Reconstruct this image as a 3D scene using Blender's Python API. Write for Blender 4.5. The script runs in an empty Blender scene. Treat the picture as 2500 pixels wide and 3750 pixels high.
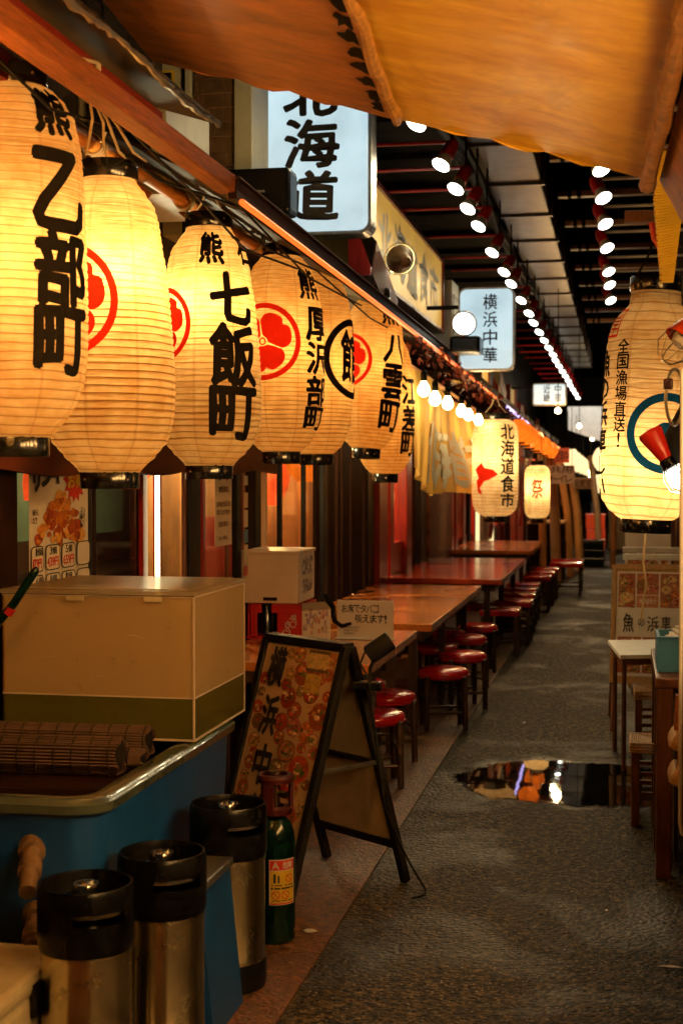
import bpy, bmesh, math, random
from mathutils import Vector, Matrix
R = math.radians
PI = math.pi
random.seed(7)
scene = bpy.context.scene
C = scene.collection

# ------------------------------------------------------------------ camera
cam = bpy.data.cameras.new('camera')
camo = bpy.data.objects.new('camera', cam); C.objects.link(camo)
camo.location = (0, 0, 1.55)
camo.rotation_euler = (R(90 - 1.479), 0, R(11.185))
cam.sensor_width = 36; cam.lens = 50.0; cam.clip_start = 0.05; cam.clip_end = 300
cam.dof.use_dof = True; cam.dof.focus_distance = 5.2; cam.dof.aperture_fstop = 4.5
scene.camera = camo

# ------------------------------------------------------------------ world: night
world = bpy.data.worlds.new('World'); scene.world = world; world.use_nodes = True
wn = world.node_tree; bg = wn.nodes['Background']
sky = wn.nodes.new('ShaderNodeTexSky'); sky.sky_type = 'NISHITA'; sky.sun_disc = False
sky.sun_elevation = R(-4); sky.sun_rotation = R(200)
wn.links.new(sky.outputs['Color'], bg.inputs['Color']); bg.inputs['Strength'].default_value = 0.03

vs = scene.view_settings
vs.view_transform = 'Standard'; vs.look = 'None'; vs.exposure = 0.0; vs.gamma = 1.0
vs.use_curve_mapping = False
scene.cycles.use_denoising = True; scene.cycles.adaptive_threshold = 0.015
scene.cycles.max_bounces = 5; scene.cycles.diffuse_bounces = 2; scene.cycles.glossy_bounces = 2
scene.cycles.transmission_bounces = 3; scene.cycles.transparent_max_bounces = 8
scene.cycles.sample_clamp_indirect = 4.0; scene.cycles.caustics_reflective = False; scene.cycles.caustics_refractive = False

# ------------------------------------------------------------------ material helpers
MATS = {}
class NB:
    def __init__(s, name):
        s.m = bpy.data.materials.new(name); s.m.use_nodes = True
        s.t = s.m.node_tree; s.t.nodes.clear()
        s.out = s.t.nodes.new('ShaderNodeOutputMaterial')
    def n(s, typ, ins=None, **props):
        nd = s.t.nodes.new('ShaderNode' + typ)
        for k, v in props.items(): setattr(nd, k, v)
        for k, v in (ins or {}).items():
            if isinstance(v, bpy.types.NodeSocket): s.t.links.new(v, nd.inputs[k])
            elif isinstance(v, bpy.types.Node): s.t.links.new(v.outputs[0], nd.inputs[k])
            else: nd.inputs[k].default_value = v
        return nd
    def mix(s, a, b, f, typ='MIX'):
        nd = s.t.nodes.new('ShaderNodeMix'); nd.data_type = 'RGBA'; nd.blend_type = typ
        for i, v in ((6, a), (7, b), (0, f)):
            if isinstance(v, bpy.types.NodeSocket): s.t.links.new(v, nd.inputs[i])
            elif isinstance(v, bpy.types.Node): s.t.links.new(v.outputs[0], nd.inputs[i])
            else: nd.inputs[i].default_value = v
        return nd.outputs[2]
    def math(s, op, a, b=0.0, c=0.0):
        return s.n('Math', {0: a, 1: b, 2: c}, operation=op).outputs[0]
    def ramp(s, f, stops):
        nd = s.n('ValToRGB', {0: f}); cr = nd.color_ramp
        while len(cr.elements) < len(stops): cr.elements.new(0.5)
        for e, (p, c) in zip(cr.elements, stops):
            e.position = p; e.color = (c[0], c[1], c[2], 1) if not isinstance(c, (int, float)) else (c, c, c, 1)
        return nd.outputs[0]
    def noise(s, scale, detail=4, rough=0.6, vec=None, dist=0.0):
        ins = {'Scale': scale, 'Detail': detail, 'Roughness': rough, 'Distortion': dist}
        if vec is not None: ins['Vector'] = vec
        return s.n('TexNoise', ins).outputs[0]
    def obj(s, sc=None):
        o = s.n('TexCoord').outputs['Object']
        if sc: o = s.n('Mapping', {'Vector': o, 'Scale': sc}).outputs[0]
        return o
    def end(s, sh):
        s.t.links.new(sh.outputs[0], s.out.inputs[0]); MATS[s.m.name] = s.m; return s.m

def c4(c): return (c[0], c[1], c[2], 1.0)
def pbr(name, col, rough=0.5, metal=0.0, var=0.25, vs=7.0, bump=0.0, bs=60.0, col2=None, coat=0.0, spec=0.5, stretch=None, dirt=0.0, sheen=0.0):
    b = NB(name); v = b.obj(stretch)
    c2 = col2 or tuple(x * (1 - var) for x in col)
    f = b.ramp(b.noise(vs, 5, 0.62, v), [(0.32, 0), (0.68, 1)])
    colr = b.mix(c4(c2), c4(col), f)
    if dirt:
        d = b.ramp(b.noise(vs * 0.6, 6, 0.7, b.n('Mapping', {'Vector': v, 'Location': (5, 3, 1)}).outputs[0], 0.6), [(0.52, 0), (0.72, 1)])
        colr = b.mix(colr, c4(tuple(x * 0.25 for x in col)), b.math('MULTIPLY', d, dirt))
    rr = b.math('MULTIPLY_ADD', b.noise(vs * 2.3, 3, 0.6, v), 0.3 * rough, rough * 0.85)
    ins = {'Base Color': colr, 'Roughness': rr, 'Metallic': metal, 'Coat Weight': coat, 'Specular IOR Level': spec}
    if bump:
        ins['Normal'] = b.n('Bump', {'Height': b.noise(bs, 4, 0.6, v), 'Strength': bump, 'Distance': 0.01}).outputs[0]
    p = b.n('BsdfPrincipled', ins)
    return b.end(p)
def emit(name, col, st, base=(0.05, 0.05, 0.05), var=0.0, vs=5.0, sample=False):
    b = NB(name)
    c = b.mix(c4(tuple(x * (1 - var) for x in col)), c4(col), b.ramp(b.noise(vs, 4, 0.6, b.obj()), [(0.35, 0), (0.65, 1)])) if var else None
    p = b.n('BsdfPrincipled', {'Base Color': c4(base), 'Roughness': 0.4, 'Emission Strength': st, 'Emission Color': c if c is not None else c4(col)})
    b.m.cycles.emission_sampling = 'AUTO' if sample else 'NONE'
    return b.end(p)
def wood(name, col, col2, rough=0.45, axis=1, sc=5.0, coat=0.0, spec=0.4):
    b = NB(name)
    s = [14, 14, 14]; s[axis] = 1.0
    v = b.obj(tuple(s))
    n = b.noise(sc, 6, 0.65, v, 1.2)
    n2 = b.noise(1.7, 4, 0.6, b.obj())
    col_ = b.mix(c4(col2), c4(col), b.ramp(n, [(0.3, 0), (0.7, 1)]))
    col_ = b.mix(col_, c4(tuple(x * 0.45 for x in col2)), b.math('MULTIPLY', b.ramp(n2, [(0.5, 0), (0.8, 1)]), 0.7))
    p = b.n('BsdfPrincipled', {'Base Color': col_, 'Roughness': b.math('MULTIPLY_ADD', n2, 0.3, rough - 0.12), 'Coat Weight': coat, 'Coat Roughness': 0.15, 'Specular IOR Level': spec,
            'Normal': b.n('Bump', {'Height': n, 'Strength': 0.12, 'Distance': 0.005}).outputs[0]})
    return b.end(p)

def lantern_mat(name, pitch, col=(0.93, 0.72, 0.36), line=(0.26, 0.12, 0.03), gores=8, see=0.24, ph=0.0):
    b = NB(name)
    tc = b.n('TexCoord').outputs['Object']
    sep = b.n('SeparateXYZ', {0: tc})
    ang = b.math('ARCTAN2', sep.outputs[1], sep.outputs[0])
    zz = b.math('MULTIPLY_ADD', ang, pitch * 0.08, sep.outputs[2])
    wob = b.math('MULTIPLY_ADD', b.noise(9, 0, 0.5, tc), pitch * 0.5, zz)
    fr = b.math('FRACT', b.math('DIVIDE', wob, pitch))
    ln = b.math('LESS_THAN', b.math('ABSOLUTE', b.math('SUBTRACT', fr, 0.5)), 0.075)
    gf = b.math('FRACT', b.math('MULTIPLY_ADD', ang, gores / (2 * PI), 0.5 + ph))
    seam = b.ramp(b.math('ABSOLUTE', b.math('SUBTRACT', gf, 0.5)), [(0.0, 1), (0.05, 0)])
    blot = b.ramp(b.noise(16, 2, 0.65, tc), [(0.35, 0), (0.75, 1)])
    stain = b.ramp(b.noise(4.5, 3, 0.7, tc, 0.8), [(0.5, 0), (0.85, 1)])
    c = b.mix(c4(col), c4((col[0] * 0.85, col[1] * 0.68, col[2] * 0.5)), blot)
    c = b.mix(c, c4((col[0] * 0.5, col[1] * 0.33, col[2] * 0.2)), b.math('MULTIPLY', stain, 0.55))
    c = b.mix(c, c4((col[0] * 0.62, col[1] * 0.45, col[2] * 0.3)), b.math('MULTIPLY', seam, 0.55))
    c = b.mix(c, c4(line), b.math('MULTIPLY', ln, 0.75))
    wr = b.n('Mapping', {'Vector': tc, 'Scale': (7, 7, 45)}).outputs[0]
    hgt = b.math('ADD', b.noise(1.2, 1, 0.65, wr, 0.8), b.math('MULTIPLY', b.math('ABSOLUTE', b.math('SUBTRACT', fr, 0.5)), -0.6))
    nrm = b.n('Bump', {'Height': hgt, 'Strength': 0.5, 'Distance': 0.012}).outputs[0]
    tl = b.n('BsdfTranslucent', {'Color': c, 'Normal': nrm})
    df = b.n('BsdfPrincipled', {'Base Color': c, 'Normal': nrm, 'Roughness': 0.55, 'Specular IOR Level': 0.3})
    m1 = b.n('MixShader', {0: 0.42, 1: tl.outputs[0], 2: df.outputs[0]})
    tr = b.n('BsdfTransparent', {'Color': c})
    m2 = b.n('MixShader', {0: b.math('MULTIPLY', b.math('SUBTRACT', 1.0, ln), see), 1: m1.outputs[0], 2: tr.outputs[0]})
    return b.end(m2)

# ------------------------------------------------------------------ mesh helpers
class MB:
    def __init__(s): s.bm = bmesh.new(); s.smooth = False
    def box(s, c, sz, rot=None, bev=0.0):
        r = bmesh.ops.create_cube(s.bm, size=1.0)
        vs_ = r['verts']
        for v in vs_: v.co = Vector((v.co.x * sz[0], v.co.y * sz[1], v.co.z * sz[2]))
        if bev:
            es = list({e for v in vs_ for e in v.link_edges})
            rb = bmesh.ops.bevel(s.bm, geom=es, offset=bev, segments=2, affect='EDGES', profile=0.6)
            vs_ = list({v for f in rb['faces'] for v in f.verts} | {v for v in vs_ if v.is_valid})
        M = Matrix.Translation(Vector(c)) @ (rot.to_4x4() if rot else Matrix.Identity(4))
        bmesh.ops.transform(s.bm, matrix=M, verts=vs_)
        return s
    def lo_hi(s, lo, hi, bev=0.0):
        return s.box([(a + b) / 2 for a, b in zip(lo, hi)], [abs(b - a) for a, b in zip(lo, hi)], None, bev)
    def tube(s, pts, r, n=8, caps=True, closed=False):
        pts = [Vector(p) for p in pts]; rs = r if isinstance(r, (list, tuple)) else [r] * len(pts)
        rings = []; up = Vector((0, 0, 1)); N = len(pts)
        prev = None
        for i, p in enumerate(pts):
            if closed: t = pts[(i + 1) % N] - pts[i - 1]
            else: t = pts[min(i + 1, N - 1)] - pts[max(i - 1, 0)]
            t.normalize()
            if prev is None:
                a = up if abs(t.z) < 0.9 else Vector((1, 0, 0))
                x = t.cross(a).normalized()
            else:
                x = (prev - t * prev.dot(t)).normalized()
            prev = x; y = t.cross(x)
            rings.append([s.bm.verts.new(p + (x * math.cos(2 * PI * k / n) + y * math.sin(2 * PI * k / n)) * rs[i]) for k in range(n)])
        for i in range(N if closed else N - 1):
            a, b = rings[i], rings[(i + 1) % N]
            for k in range(n): s.bm.faces.new((a[k], a[(k + 1) % n], b[(k + 1) % n], b[k]))
        if caps and not closed:
            s.bm.faces.new(rings[0][::-1]); s.bm.faces.new(rings[-1])
        s.smooth = True
        return s
    def lathe(s, prof, n=32, c=(0, 0, 0), M=None, capb=False, capt=False):
        M = M or Matrix.Identity(4); c = Vector(c); rings = []
        for (r, z) in prof:
            rings.append([s.bm.verts.new(M @ Vector((r * math.cos(2 * PI * k / n), r * math.sin(2 * PI * k / n), z)) + c) for k in range(n)])
        for a, b in zip(rings, rings[1:]):
            for k in range(n): s.bm.faces.new((a[k], a[(k + 1) % n], b[(k + 1) % n], b[k]))
        if capb: s.bm.faces.new(rings[0][::-1])
        if capt: s.bm.faces.new(rings[-1])
        s.smooth = True
        return s
    def poly(s, pts):
        s.bm.faces.new([s.bm.verts.new(Vector(p)) for p in pts]); return s
    def slab(s, pts, d):
        """extrude a planar polygon by vector d"""
        d = Vector(d); a = [s.bm.verts.new(Vector(p)) for p in pts]; b = [s.bm.verts.new(Vector(p) + d) for p in pts]
        n = len(a); s.bm.faces.new(a[::-1]); s.bm.faces.new(b)
        for k in range(n): s.bm.faces.new((a[k], a[(k + 1) % n], b[(k + 1) % n], b[k]))
        return s
    def mesh(s, name):
        bmesh.ops.recalc_face_normals(s.bm, faces=s.bm.faces)
        me = bpy.data.meshes.new(name); s.bm.to_mesh(me); s.bm.free()
        if s.smooth:
            for p in me.polygons: p.use_smooth = True
            me.set_sharp_from_angle(angle=R(38))
        return me
    def build(s, name, mat, parent=None):
        return obj(name, s.mesh(name), mat, parent)
def obj(name, me, mat, parent=None):
    o = bpy.data.objects.new(name, me)
    if mat is not None and not me.materials: me.materials.append(MATS[mat] if isinstance(mat, str) else mat)
    C.objects.link(o)
    if parent is not None: o.parent = parent
    return o
def tag(o, label, cat, group=None, kind=None):
    o['label'] = label
    if cat: o['category'] = cat
    if group: o['group'] = group
    if kind: o['kind'] = kind
    return o
def thing(name, label, cat, loc=(0, 0, 0), rz=0.0, group=None):
    o = bpy.data.objects.new(name, None); C.objects.link(o); o.empty_display_size = 0.1
    o.location = loc; o.rotation_euler = (0, 0, rz)
    return tag(o, label, cat, group)
def struct(o): o['kind'] = 'structure'; return o
def dup(root, loc, rz=0.0, label=None, group=None):
    r = root.copy(); C.objects.link(r); r.location = loc; r.rotation_euler = (0, 0, rz)
    if label: r['label'] = label
    if group: r['group'] = group
    for ch in root.children:
        c = ch.copy(); C.objects.link(c); c.parent = r
        for g in ch.children:
            d = g.copy(); C.objects.link(d); d.parent = c
    return r
def lamp(name, typ, loc, power, col, radius=0.05, parent=None, aim=None, size=None, blend=0.5):
    l = bpy.data.lights.new(name, typ); l.energy = power; l.color = col; l.shadow_soft_size = radius
    o = bpy.data.objects.new(name, l); C.objects.link(o); o.location = loc
    if typ == 'SPOT': l.spot_size = size; l.spot_blend = blend
    if aim is not None: o.rotation_euler = Vector(aim).to_track_quat('-Z', 'Y').to_euler()
    if parent is not None: o.parent = parent
    return o
ORD = ['first', 'second', 'third', 'fourth', 'fifth', 'sixth', 'seventh', 'eighth', 'ninth', 'tenth', 'eleventh', 'twelfth', 'thirteenth', 'fourteenth', 'fifteenth', 'sixteenth', 'seventeenth', 'eighteenth', 'nineteenth', 'twentieth', 'twenty-first', 'twenty-second', 'twenty-third', 'twenty-fourth']
class Fr:
    """a flat frame: u along xd, v along yd, w along the normal"""
    def __init__(s, o, xd, yd):
        s.o = Vector(o); s.x = Vector(xd).normalized(); s.y = Vector(yd); s.n = s.x.cross(s.y).normalized()
    def __call__(s, u, v, w=0.0): return s.o + s.x * u + s.y * v + s.n * w

# ------------------------------------------------------------------ lettering
GL = {}
def glyph(ch, bold):
    k = (ch, bold)
    if k in GL: return GL[k]
    cu = bpy.data.curves.new('g', 'FONT'); cu.body = ch; cu.size = 1.0; cu.offset = bold; cu.resolution_u = 2; cu.fill_mode = 'FRONT'
    o = bpy.data.objects.new('g', cu); C.objects.link(o)
    bpy.context.view_layer.update()
    me = bpy.data.meshes.new_from_object(o.evaluated_get(bpy.context.evaluated_depsgraph_get()))
    V = [v.co.copy() for v in me.vertices]; Fc = [tuple(p.vertices) for p in me.polygons]
    bpy.data.objects.remove(o); bpy.data.curves.remove(cu); bpy.data.meshes.remove(me)
    if V:
        x0 = min(v.x for v in V); x1 = max(v.x for v in V); y0 = min(v.y for v in V); y1 = max(v.y for v in V)
        V = [((v.x - x0) / max(x1 - x0, 1e-5), (v.y - y0) / max(y1 - y0, 1e-5)) for v in V]
    GL[k] = (V, Fc); return GL[k]
def letters(items, fmap, bold=0.02, cut=0.0, wob=0.0):
    """items: (char, x0, y0, x1, y1) boxes; fmap maps (u, v) to a point"""
    bm = bmesh.new()
    for it in items:
        ch, x0, y0, x1, y1 = it[:5]
        V, Fc = glyph(ch, 0.0)
        bb = bold * 1.15
        sh = [(0, 0)] if bold < 0.004 else [(bb * math.cos(t), bb * math.sin(t)) for t in [2 * PI * (j + 0.5) / 7 for j in range(7)]] + [(0, 0)]
        if bold > 0.028: sh += [(bb * 0.5 * math.cos(t), bb * 0.5 * math.sin(t)) for t in [2 * PI * j / 4 for j in range(4)]]
        for si, (sx, sy) in enumerate(sh):
            vs_ = []
            for (a, b) in V:
                if wob: a, b = a + wob * math.sin(b * 9 + x0 * 31) * 0.5, b + wob * math.sin(a * 11 + y0 * 17)
                vs_.append(bm.verts.new((x0 + (a + sx) * (x1 - x0), y0 + (b + sy) * (y1 - y0), si * 0.00009)))
            for f in Fc:
                try: bm.faces.new([vs_[i] for i in f])
                except ValueError: pass
    if cut and bm.verts:
        xs = [v.co.x for v in bm.verts]; ys = [v.co.y for v in bm.verts]
        for ax, lo, hi in ((0, min(xs), max(xs)), (1, min(ys), max(ys))):
            t = lo + cut
            while t < hi:
                co = [0, 0, 0]; no = [0, 0, 0]; co[ax] = t; no[ax] = 1
                bmesh.ops.bisect_plane(bm, geom=bm.verts[:] + bm.edges[:] + bm.faces[:], plane_co=co, plane_no=no)
                t += cut
    for v in bm.verts: v.co = fmap(v.co.x, v.co.y, v.co.z)
    me = bpy.data.meshes.new('lettering'); bm.to_mesh(me); bm.free()
    return me
def row(s, x, y, w, h, gap=0.06, narrow=0.62):
    """boxes for a left-to-right line of text that fills w"""
    ws = [0.35 if c in ' .,!|1' else (narrow if ord(c) < 128 else 1.0) for c in s]
    k = w / (sum(ws) + gap * (len(s) - 1)); out = []; t = x
    for c, a in zip(s, ws):
        if c == ',': out.append((c, t, y - h * 0.1, t + a * k * 0.7, y + h * 0.2))
        elif c != ' ': out.append((c, t, y, t + a * k, y + h))
        t += (a + gap) * k
    return out
def col(s, x, ytop, w, h, gap=0.08):
    """boxes for a top-to-bottom line"""
    n = len(s); g = h / (n + gap * (n - 1)); out = []; y = ytop
    for c in s:
        ww = w * (0.22 if c == '!' else 1); out.append((c, x - ww / 2, y - g, x + ww / 2, y)); y -= g * (1 + gap)
    return out

def colour_mesh(polys, fr, name):
    """polys: list of (points2d, w, colour): flat print with a colour per face"""
    bm = bmesh.new(); lay = bm.loops.layers.float_color.new('Col')
    for pts, w, c in polys:
        f = bm.faces.new([bm.verts.new(fr(p[0], p[1], w)) for p in pts])
        for l in f.loops: l[lay] = (c[0], c[1], c[2], 1)
    me = bpy.data.meshes.new(name); bm.to_mesh(me); bm.free(); return me
def disc(cx, cy, r, n=14, sq=1.0, jit=0.0, rnd=random):
    return [(cx + r * math.cos(2 * PI * k / n) * (1 + jit * rnd.uniform(-1, 1)), cy + r * sq * math.sin(2 * PI * k / n) * (1 + jit * rnd.uniform(-1, 1))) for k in range(n)]
FOOD = [(0.60, 0.07, 0.02), (0.66, 0.16, 0.03), (0.40, 0.03, 0.01), (0.50, 0.10, 0.03), (0.62, 0.22, 0.06), (0.35, 0.07, 0.02), (0.70, 0.36, 0.12), (0.45, 0.04, 0.02), (0.25, 0.10, 0.03), (0.75, 0.50, 0.22), (0.30, 0.18, 0.05), (0.55, 0.14, 0.10)]
def dishes(w, h, n, seed, rmin, rmax, keep=None):
    """a collage of photographed dishes"""
    rnd = random.Random(seed); P = []; placed = []
    tries = 0
    while len(placed) < n and tries < n * 40:
        tries += 1
        r = rnd.uniform(rmin, rmax); x = rnd.uniform(r * 0.9, w - r * 0.9); y = rnd.uniform(r * 0.9, h - r * 0.9)
        if keep and not keep(x, y, r): continue
        if any((x - a) ** 2 + (y - b) ** 2 < (0.72 * (r + q)) ** 2 for a, b, q in placed): continue
        placed.append((x, y, r)); k = len(placed)
        wz = 0.0006 + 0.00035 * (k % 9)
        sq = rnd.uniform(0.75, 1.0)
        P.append((disc(x, y, r * 1.03, 18, sq), wz, rnd.choice([(0.60, 0.40, 0.22), (0.50, 0.24, 0.09), (0.55, 0.32, 0.15), (0.45, 0.2, 0.08), (0.16, 0.05, 0.03)])))
        base = rnd.choice(FOOD)
        P.append((disc(x, y, r * 0.93, 16, sq, 0.05, rnd), wz + 0.0003, tuple(c * 0.85 for c in base)))
        for j in range(16):
            a = rnd.uniform(0, 6.28); d = r * rnd.uniform(0, 0.72); c = rnd.choice([base, base, rnd.choice(FOOD), (0.12, 0.16, 0.03), (0.8, 0.55, 0.25)])
            k_ = rnd.uniform(0.35, 1.4)
            P.append((disc(x + d * math.cos(a), y + d * sq * math.sin(a), r * rnd.uniform(0.12, 0.34), 8, rnd.uniform(0.4, 1), 0.25, rnd), wz + 0.0005 + j * 0.00004, tuple(min(1, q * k_) for q in c)))
    return P
def rect(x0, y0, x1, y1): return [(x0, y0), (x1, y0), (x1, y1), (x0, y1)]
def quad_panel(fr, w, h, d=0.006):
    m = MB(); m.slab([fr(0, 0), fr(w, 0), fr(w, h), fr(0, h)], fr.n * -d); return m

# ------------------------------------------------------------------ materials
def make_mats():
    # asphalt: coarse wet aggregate
    b = NB('asphalt'); v = b.obj()
    vo = b.n('TexVoronoi', {'Vector': v, 'Scale': 58.0, 'Randomness': 1.0})
    n1 = b.noise(30, 3, 0.75, v); n2 = b.noise(1.3, 5, 0.6, v); n3 = b.noise(70, 2, 0.7, v)
    spk = b.ramp(vo.outputs['Color'], [(0.2, 0.15), (0.85, 1.0)])
    c = b.mix(c4((0.003, 0.0025, 0.0012)), c4((0.125, 0.084, 0.038)), b.ramp(n1, [(0.44, 0), (0.62, 1)]))
    c = b.mix(c, spk, 0.9, 'MULTIPLY')
    c = b.mix(c, c4((0.34, 0.29, 0.20)), b.math('MULTIPLY', b.ramp(n3, [(0.62, 0), (0.68, 1)]), 0.8))  # pale pebble specks put wet glints into the colour
    c = b.mix(c, c4((0.012, 0.011, 0.009)), b.ramp(n2, [(0.46, 0), (0.72, 0.6)]))
    h = b.math('ADD', b.math('MULTIPLY', vo.outputs['Distance'], -1.0), b.math('MULTIPLY', n1, 0.8))
    sp = b.n('SeparateXYZ', {0: v}); ex = b.math('DIVIDE', b.math('SUBTRACT', sp.outputs[0], -0.25), 0.62); ey = b.math('DIVIDE', b.math('SUBTRACT', sp.outputs[1], 7.23), 0.58)
    rr = b.math('SQRT', b.math('ADD', b.math('MULTIPLY', ex, ex), b.math('MULTIPLY', ey, ey)))
    damp = b.ramp(b.math('MULTIPLY_ADD', b.noise(4, 5, 0.65, v), 0.9, b.math('MULTIPLY', rr, 0.5)), [(0.85, 1), (1.15, 0)])
    wet = b.ramp(b.noise(0.9, 6, 0.65, v, 0.8), [(0.5, 0), (0.62, 1)])
    c = b.mix(c, c4((0.35, 0.35, 0.35)), b.math('MULTIPLY', damp, 0.75), 'MULTIPLY')
    c = b.mix(c, c4((0.45, 0.45, 0.45)), b.math('MULTIPLY', wet, 0.7), 'MULTIPLY')
    ro = b.math('SUBTRACT', b.math('MULTIPLY_ADD', wet, -0.16, 0.66), b.math('MULTIPLY', damp, 0.30))
    p = b.n('BsdfPrincipled', {'Base Color': c, 'Roughness': ro, 'Specular IOR Level': b.math('MULTIPLY_ADD', wet, 0.22, 0.12),
            'Normal': b.n('Bump', {'Height': h, 'Strength': 0.8, 'Distance': 0.008}).outputs[0]})
    b.end(p)
    # orange-brown granular strip along the shops
    b = NB('granule'); v = b.obj()
    vo = b.n('TexVoronoi', {'Vector': v, 'Scale': 70.0}); n1 = b.noise(30, 6, 0.7, v); n2 = b.noise(2.0, 5, 0.6, v)
    c = b.mix(c4((0.022, 0.008, 0.002)), c4((0.23, 0.086, 0.015)), b.ramp(n1, [(0.35, 0), (0.68, 1)]))
    c = b.mix(c, vo.outputs['Color'], 0.18, 'OVERLAY')
    c = b.mix(c, c4((0.03, 0.016, 0.008)), b.ramp(n2, [(0.5, 0), (0.75, 0.8)]))
    p = b.n('BsdfPrincipled', {'Base Color': c, 'Roughness': 0.55, 'Normal': b.n('Bump', {'Height': b.math('ADD', n1, vo.outputs['Distance']), 'Strength': 0.6, 'Distance': 0.01}).outputs[0]})
    b.end(p)
    for nm in ('water', 'puddle_water'):
        b = NB(nm); v = b.obj(); p = b.n('BsdfPrincipled', {'Base Color': (0.006, 0.005, 0.004, 1), 'Roughness': 0.02, 'IOR': 1.33, 'Specular IOR Level': 0.8,
            'Normal': b.n('Bump', {'Height': b.noise(4, 2, 0.5, v), 'Strength': 0.02, 'Distance': 0.02}).outputs[0]})
        if nm == 'puddle_water':
            sp = b.n('SeparateXYZ', {0: v}); ex = b.math('DIVIDE', b.math('SUBTRACT', sp.outputs[0], -0.22), 0.62); ey = b.math('DIVIDE', b.math('SUBTRACT', sp.outputs[1], 7.23), 0.52)
            rr = b.math('POWER', b.math('ADD', b.math('POWER', b.math('ABSOLUTE', ex), 2.3), b.math('POWER', b.math('ABSOLUTE', ey), 2.3)), 0.435)
            d = b.math('ADD', b.math('MULTIPLY_ADD', b.noise(6, 7, 0.75, v), 0.62, rr), b.math('MULTIPLY', b.noise(70, 2, 0.6, v), 0.22))
            k = b.ramp(b.math('SUBTRACT', d, 0.43), [(0.93, 0), (1.0, 1)])
            p = b.n('MixShader', {0: k, 1: p.outputs[0], 2: b.n('BsdfTransparent').outputs[0]})
        b.end(p)
    b = NB('glass')
    lw = b.n('LayerWeight', {'Blend': 0.35}).outputs['Fresnel']
    b.end(b.n('MixShader', {0: b.math('MULTIPLY_ADD', lw, 0.25, 0.03), 1: b.n('BsdfTransparent', {'Color': (0.85, 0.86, 0.82, 1)}).outputs[0], 2: b.n('BsdfGlossy', {'Color': (0.9, 0.9, 0.9, 1), 'Roughness': 0.04}).outputs[0]}))
    b = NB('vinyl'); b.end(b.n('MixShader', {0: 0.12, 1: b.n('BsdfTransparent', {'Color': (0.92, 0.9, 0.85, 1)}).outputs[0], 2: b.n('BsdfGlossy', {'Roughness': 0.15}).outputs[0]}))
    # print with per-face colours
    b = NB('print'); a = b.n('VertexColor', layer_name='Col').outputs[0]; v = b.obj()
    n = b.noise(70, 5, 0.7, v); n2 = b.n('TexVoronoi', {'Vector': v, 'Scale': 60.0}).outputs['Color']
    c = b.mix(a, b.ramp(n, [(0.3, (0.28, 0.22, 0.18)), (0.5, (0.9, 0.9, 0.9)), (0.7, (1.5, 1.35, 1.2))]), 0.8, 'MULTIPLY')
    c = b.mix(c, n2, 0.05, 'OVERLAY')
    b.end(b.n('BsdfPrincipled', {'Base Color': c, 'Roughness': 0.38}))
    pbr('ink', (0.012, 0.010, 0.009), 0.6, var=0.3); pbr('red_ink', (0.62, 0.025, 0.015), 0.6, var=0.15); pbr('blue_ink', (0.008, 0.07, 0.22), 0.4, var=0.15)
    pbr('brown_ink', (0.14, 0.04, 0.015), 0.6); pbr('pale_ink', (0.75, 0.7, 0.6), 0.6, var=0.1); pbr('grey_ink', (0.16, 0.13, 0.12), 0.6)
    # ink that sits on lit paper lets some light through
    for nm, cc, f in (('lantern_black', (0.008, 0.006, 0.004), 0.12), ('lantern_red', (0.85, 0.035, 0.015), 0.55), ('lantern_blue', (0.004, 0.07, 0.30), 0.35)):
        b = NB(nm); v = b.obj(); n = b.noise(60, 4, 0.7, v)
        c = b.mix(c4(tuple(x * 0.7 for x in cc)), c4(cc), n)
        b.end(b.n('MixShader', {0: f, 1: b.n('BsdfPrincipled', {'Base Color': c, 'Roughness': 0.7, 'Specular IOR Level': 0.04}).outputs[0], 2: b.n('BsdfTranslucent', {'Color': c}).outputs[0]}))
    pbr('paper', (0.78, 0.72, 0.62), 0.6, var=0.12, vs=5); pbr('white_paint', (0.78, 0.76, 0.7), 0.5, var=0.15, dirt=0.3)
    pbr('black_metal', (0.008, 0.007, 0.006), 0.4, var=0.3, spec=0.10); pbr('black_gloss', (0.010, 0.010, 0.010), 0.2, var=0.2, coat=0.3)
    pbr('black_plastic', (0.003, 0.003, 0.003), 0.25, spec=0.14, var=0.2, bump=0.05, bs=300, dirt=0.0)
    pbr('black_matt', (0.007, 0.006, 0.005), 0.8, spec=0.05)
    pbr('dark_wood', (0.016, 0.006, 0.003), 0.6, spec=0.03, var=0.5, stretch=(8, 8, 1.2), vs=5)
    wood('beam_wood', (0.30, 0.085, 0.018), (0.085, 0.024, 0.007), 0.6, 1, 5.0, 0.0, 0.12); wood('bamboo', (0.78, 0.34, 0.07), (0.50, 0.18, 0.03), 0.45, 1, 5.0, 0.0, 0.25)
    wood('pale_wood', (0.55, 0.34, 0.14), (0.36, 0.19, 0.07), 0.5, 2); wood('table_wood', (0.78, 0.27, 0.045), (0.52, 0.14, 0.02), 0.22, 1, 4.0, 0.6)
    wood('red_table', (0.58, 0.07, 0.014), (0.36, 0.03, 0.008), 0.20, 1, 4.0, 0.7); wood('stool_wood', (0.06, 0.026, 0.012), (0.025, 0.011, 0.006), 0.4, 2)
    wood('post_wood', (0.42, 0.20, 0.06), (0.22, 0.09, 0.025), 0.5, 2); wood('brown_wood', (0.16, 0.05, 0.014), (0.06, 0.018, 0.006), 0.42, 2)
    pbr('red_beam', (0.20, 0.018, 0.010), 0.5, spec=0.15, var=0.55, vs=4, stretch=(5, 1, 5)); pbr('red_post', (0.30, 0.012, 0.006), 0.30, var=0.5, vs=4, stretch=(6, 6, 1))
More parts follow.
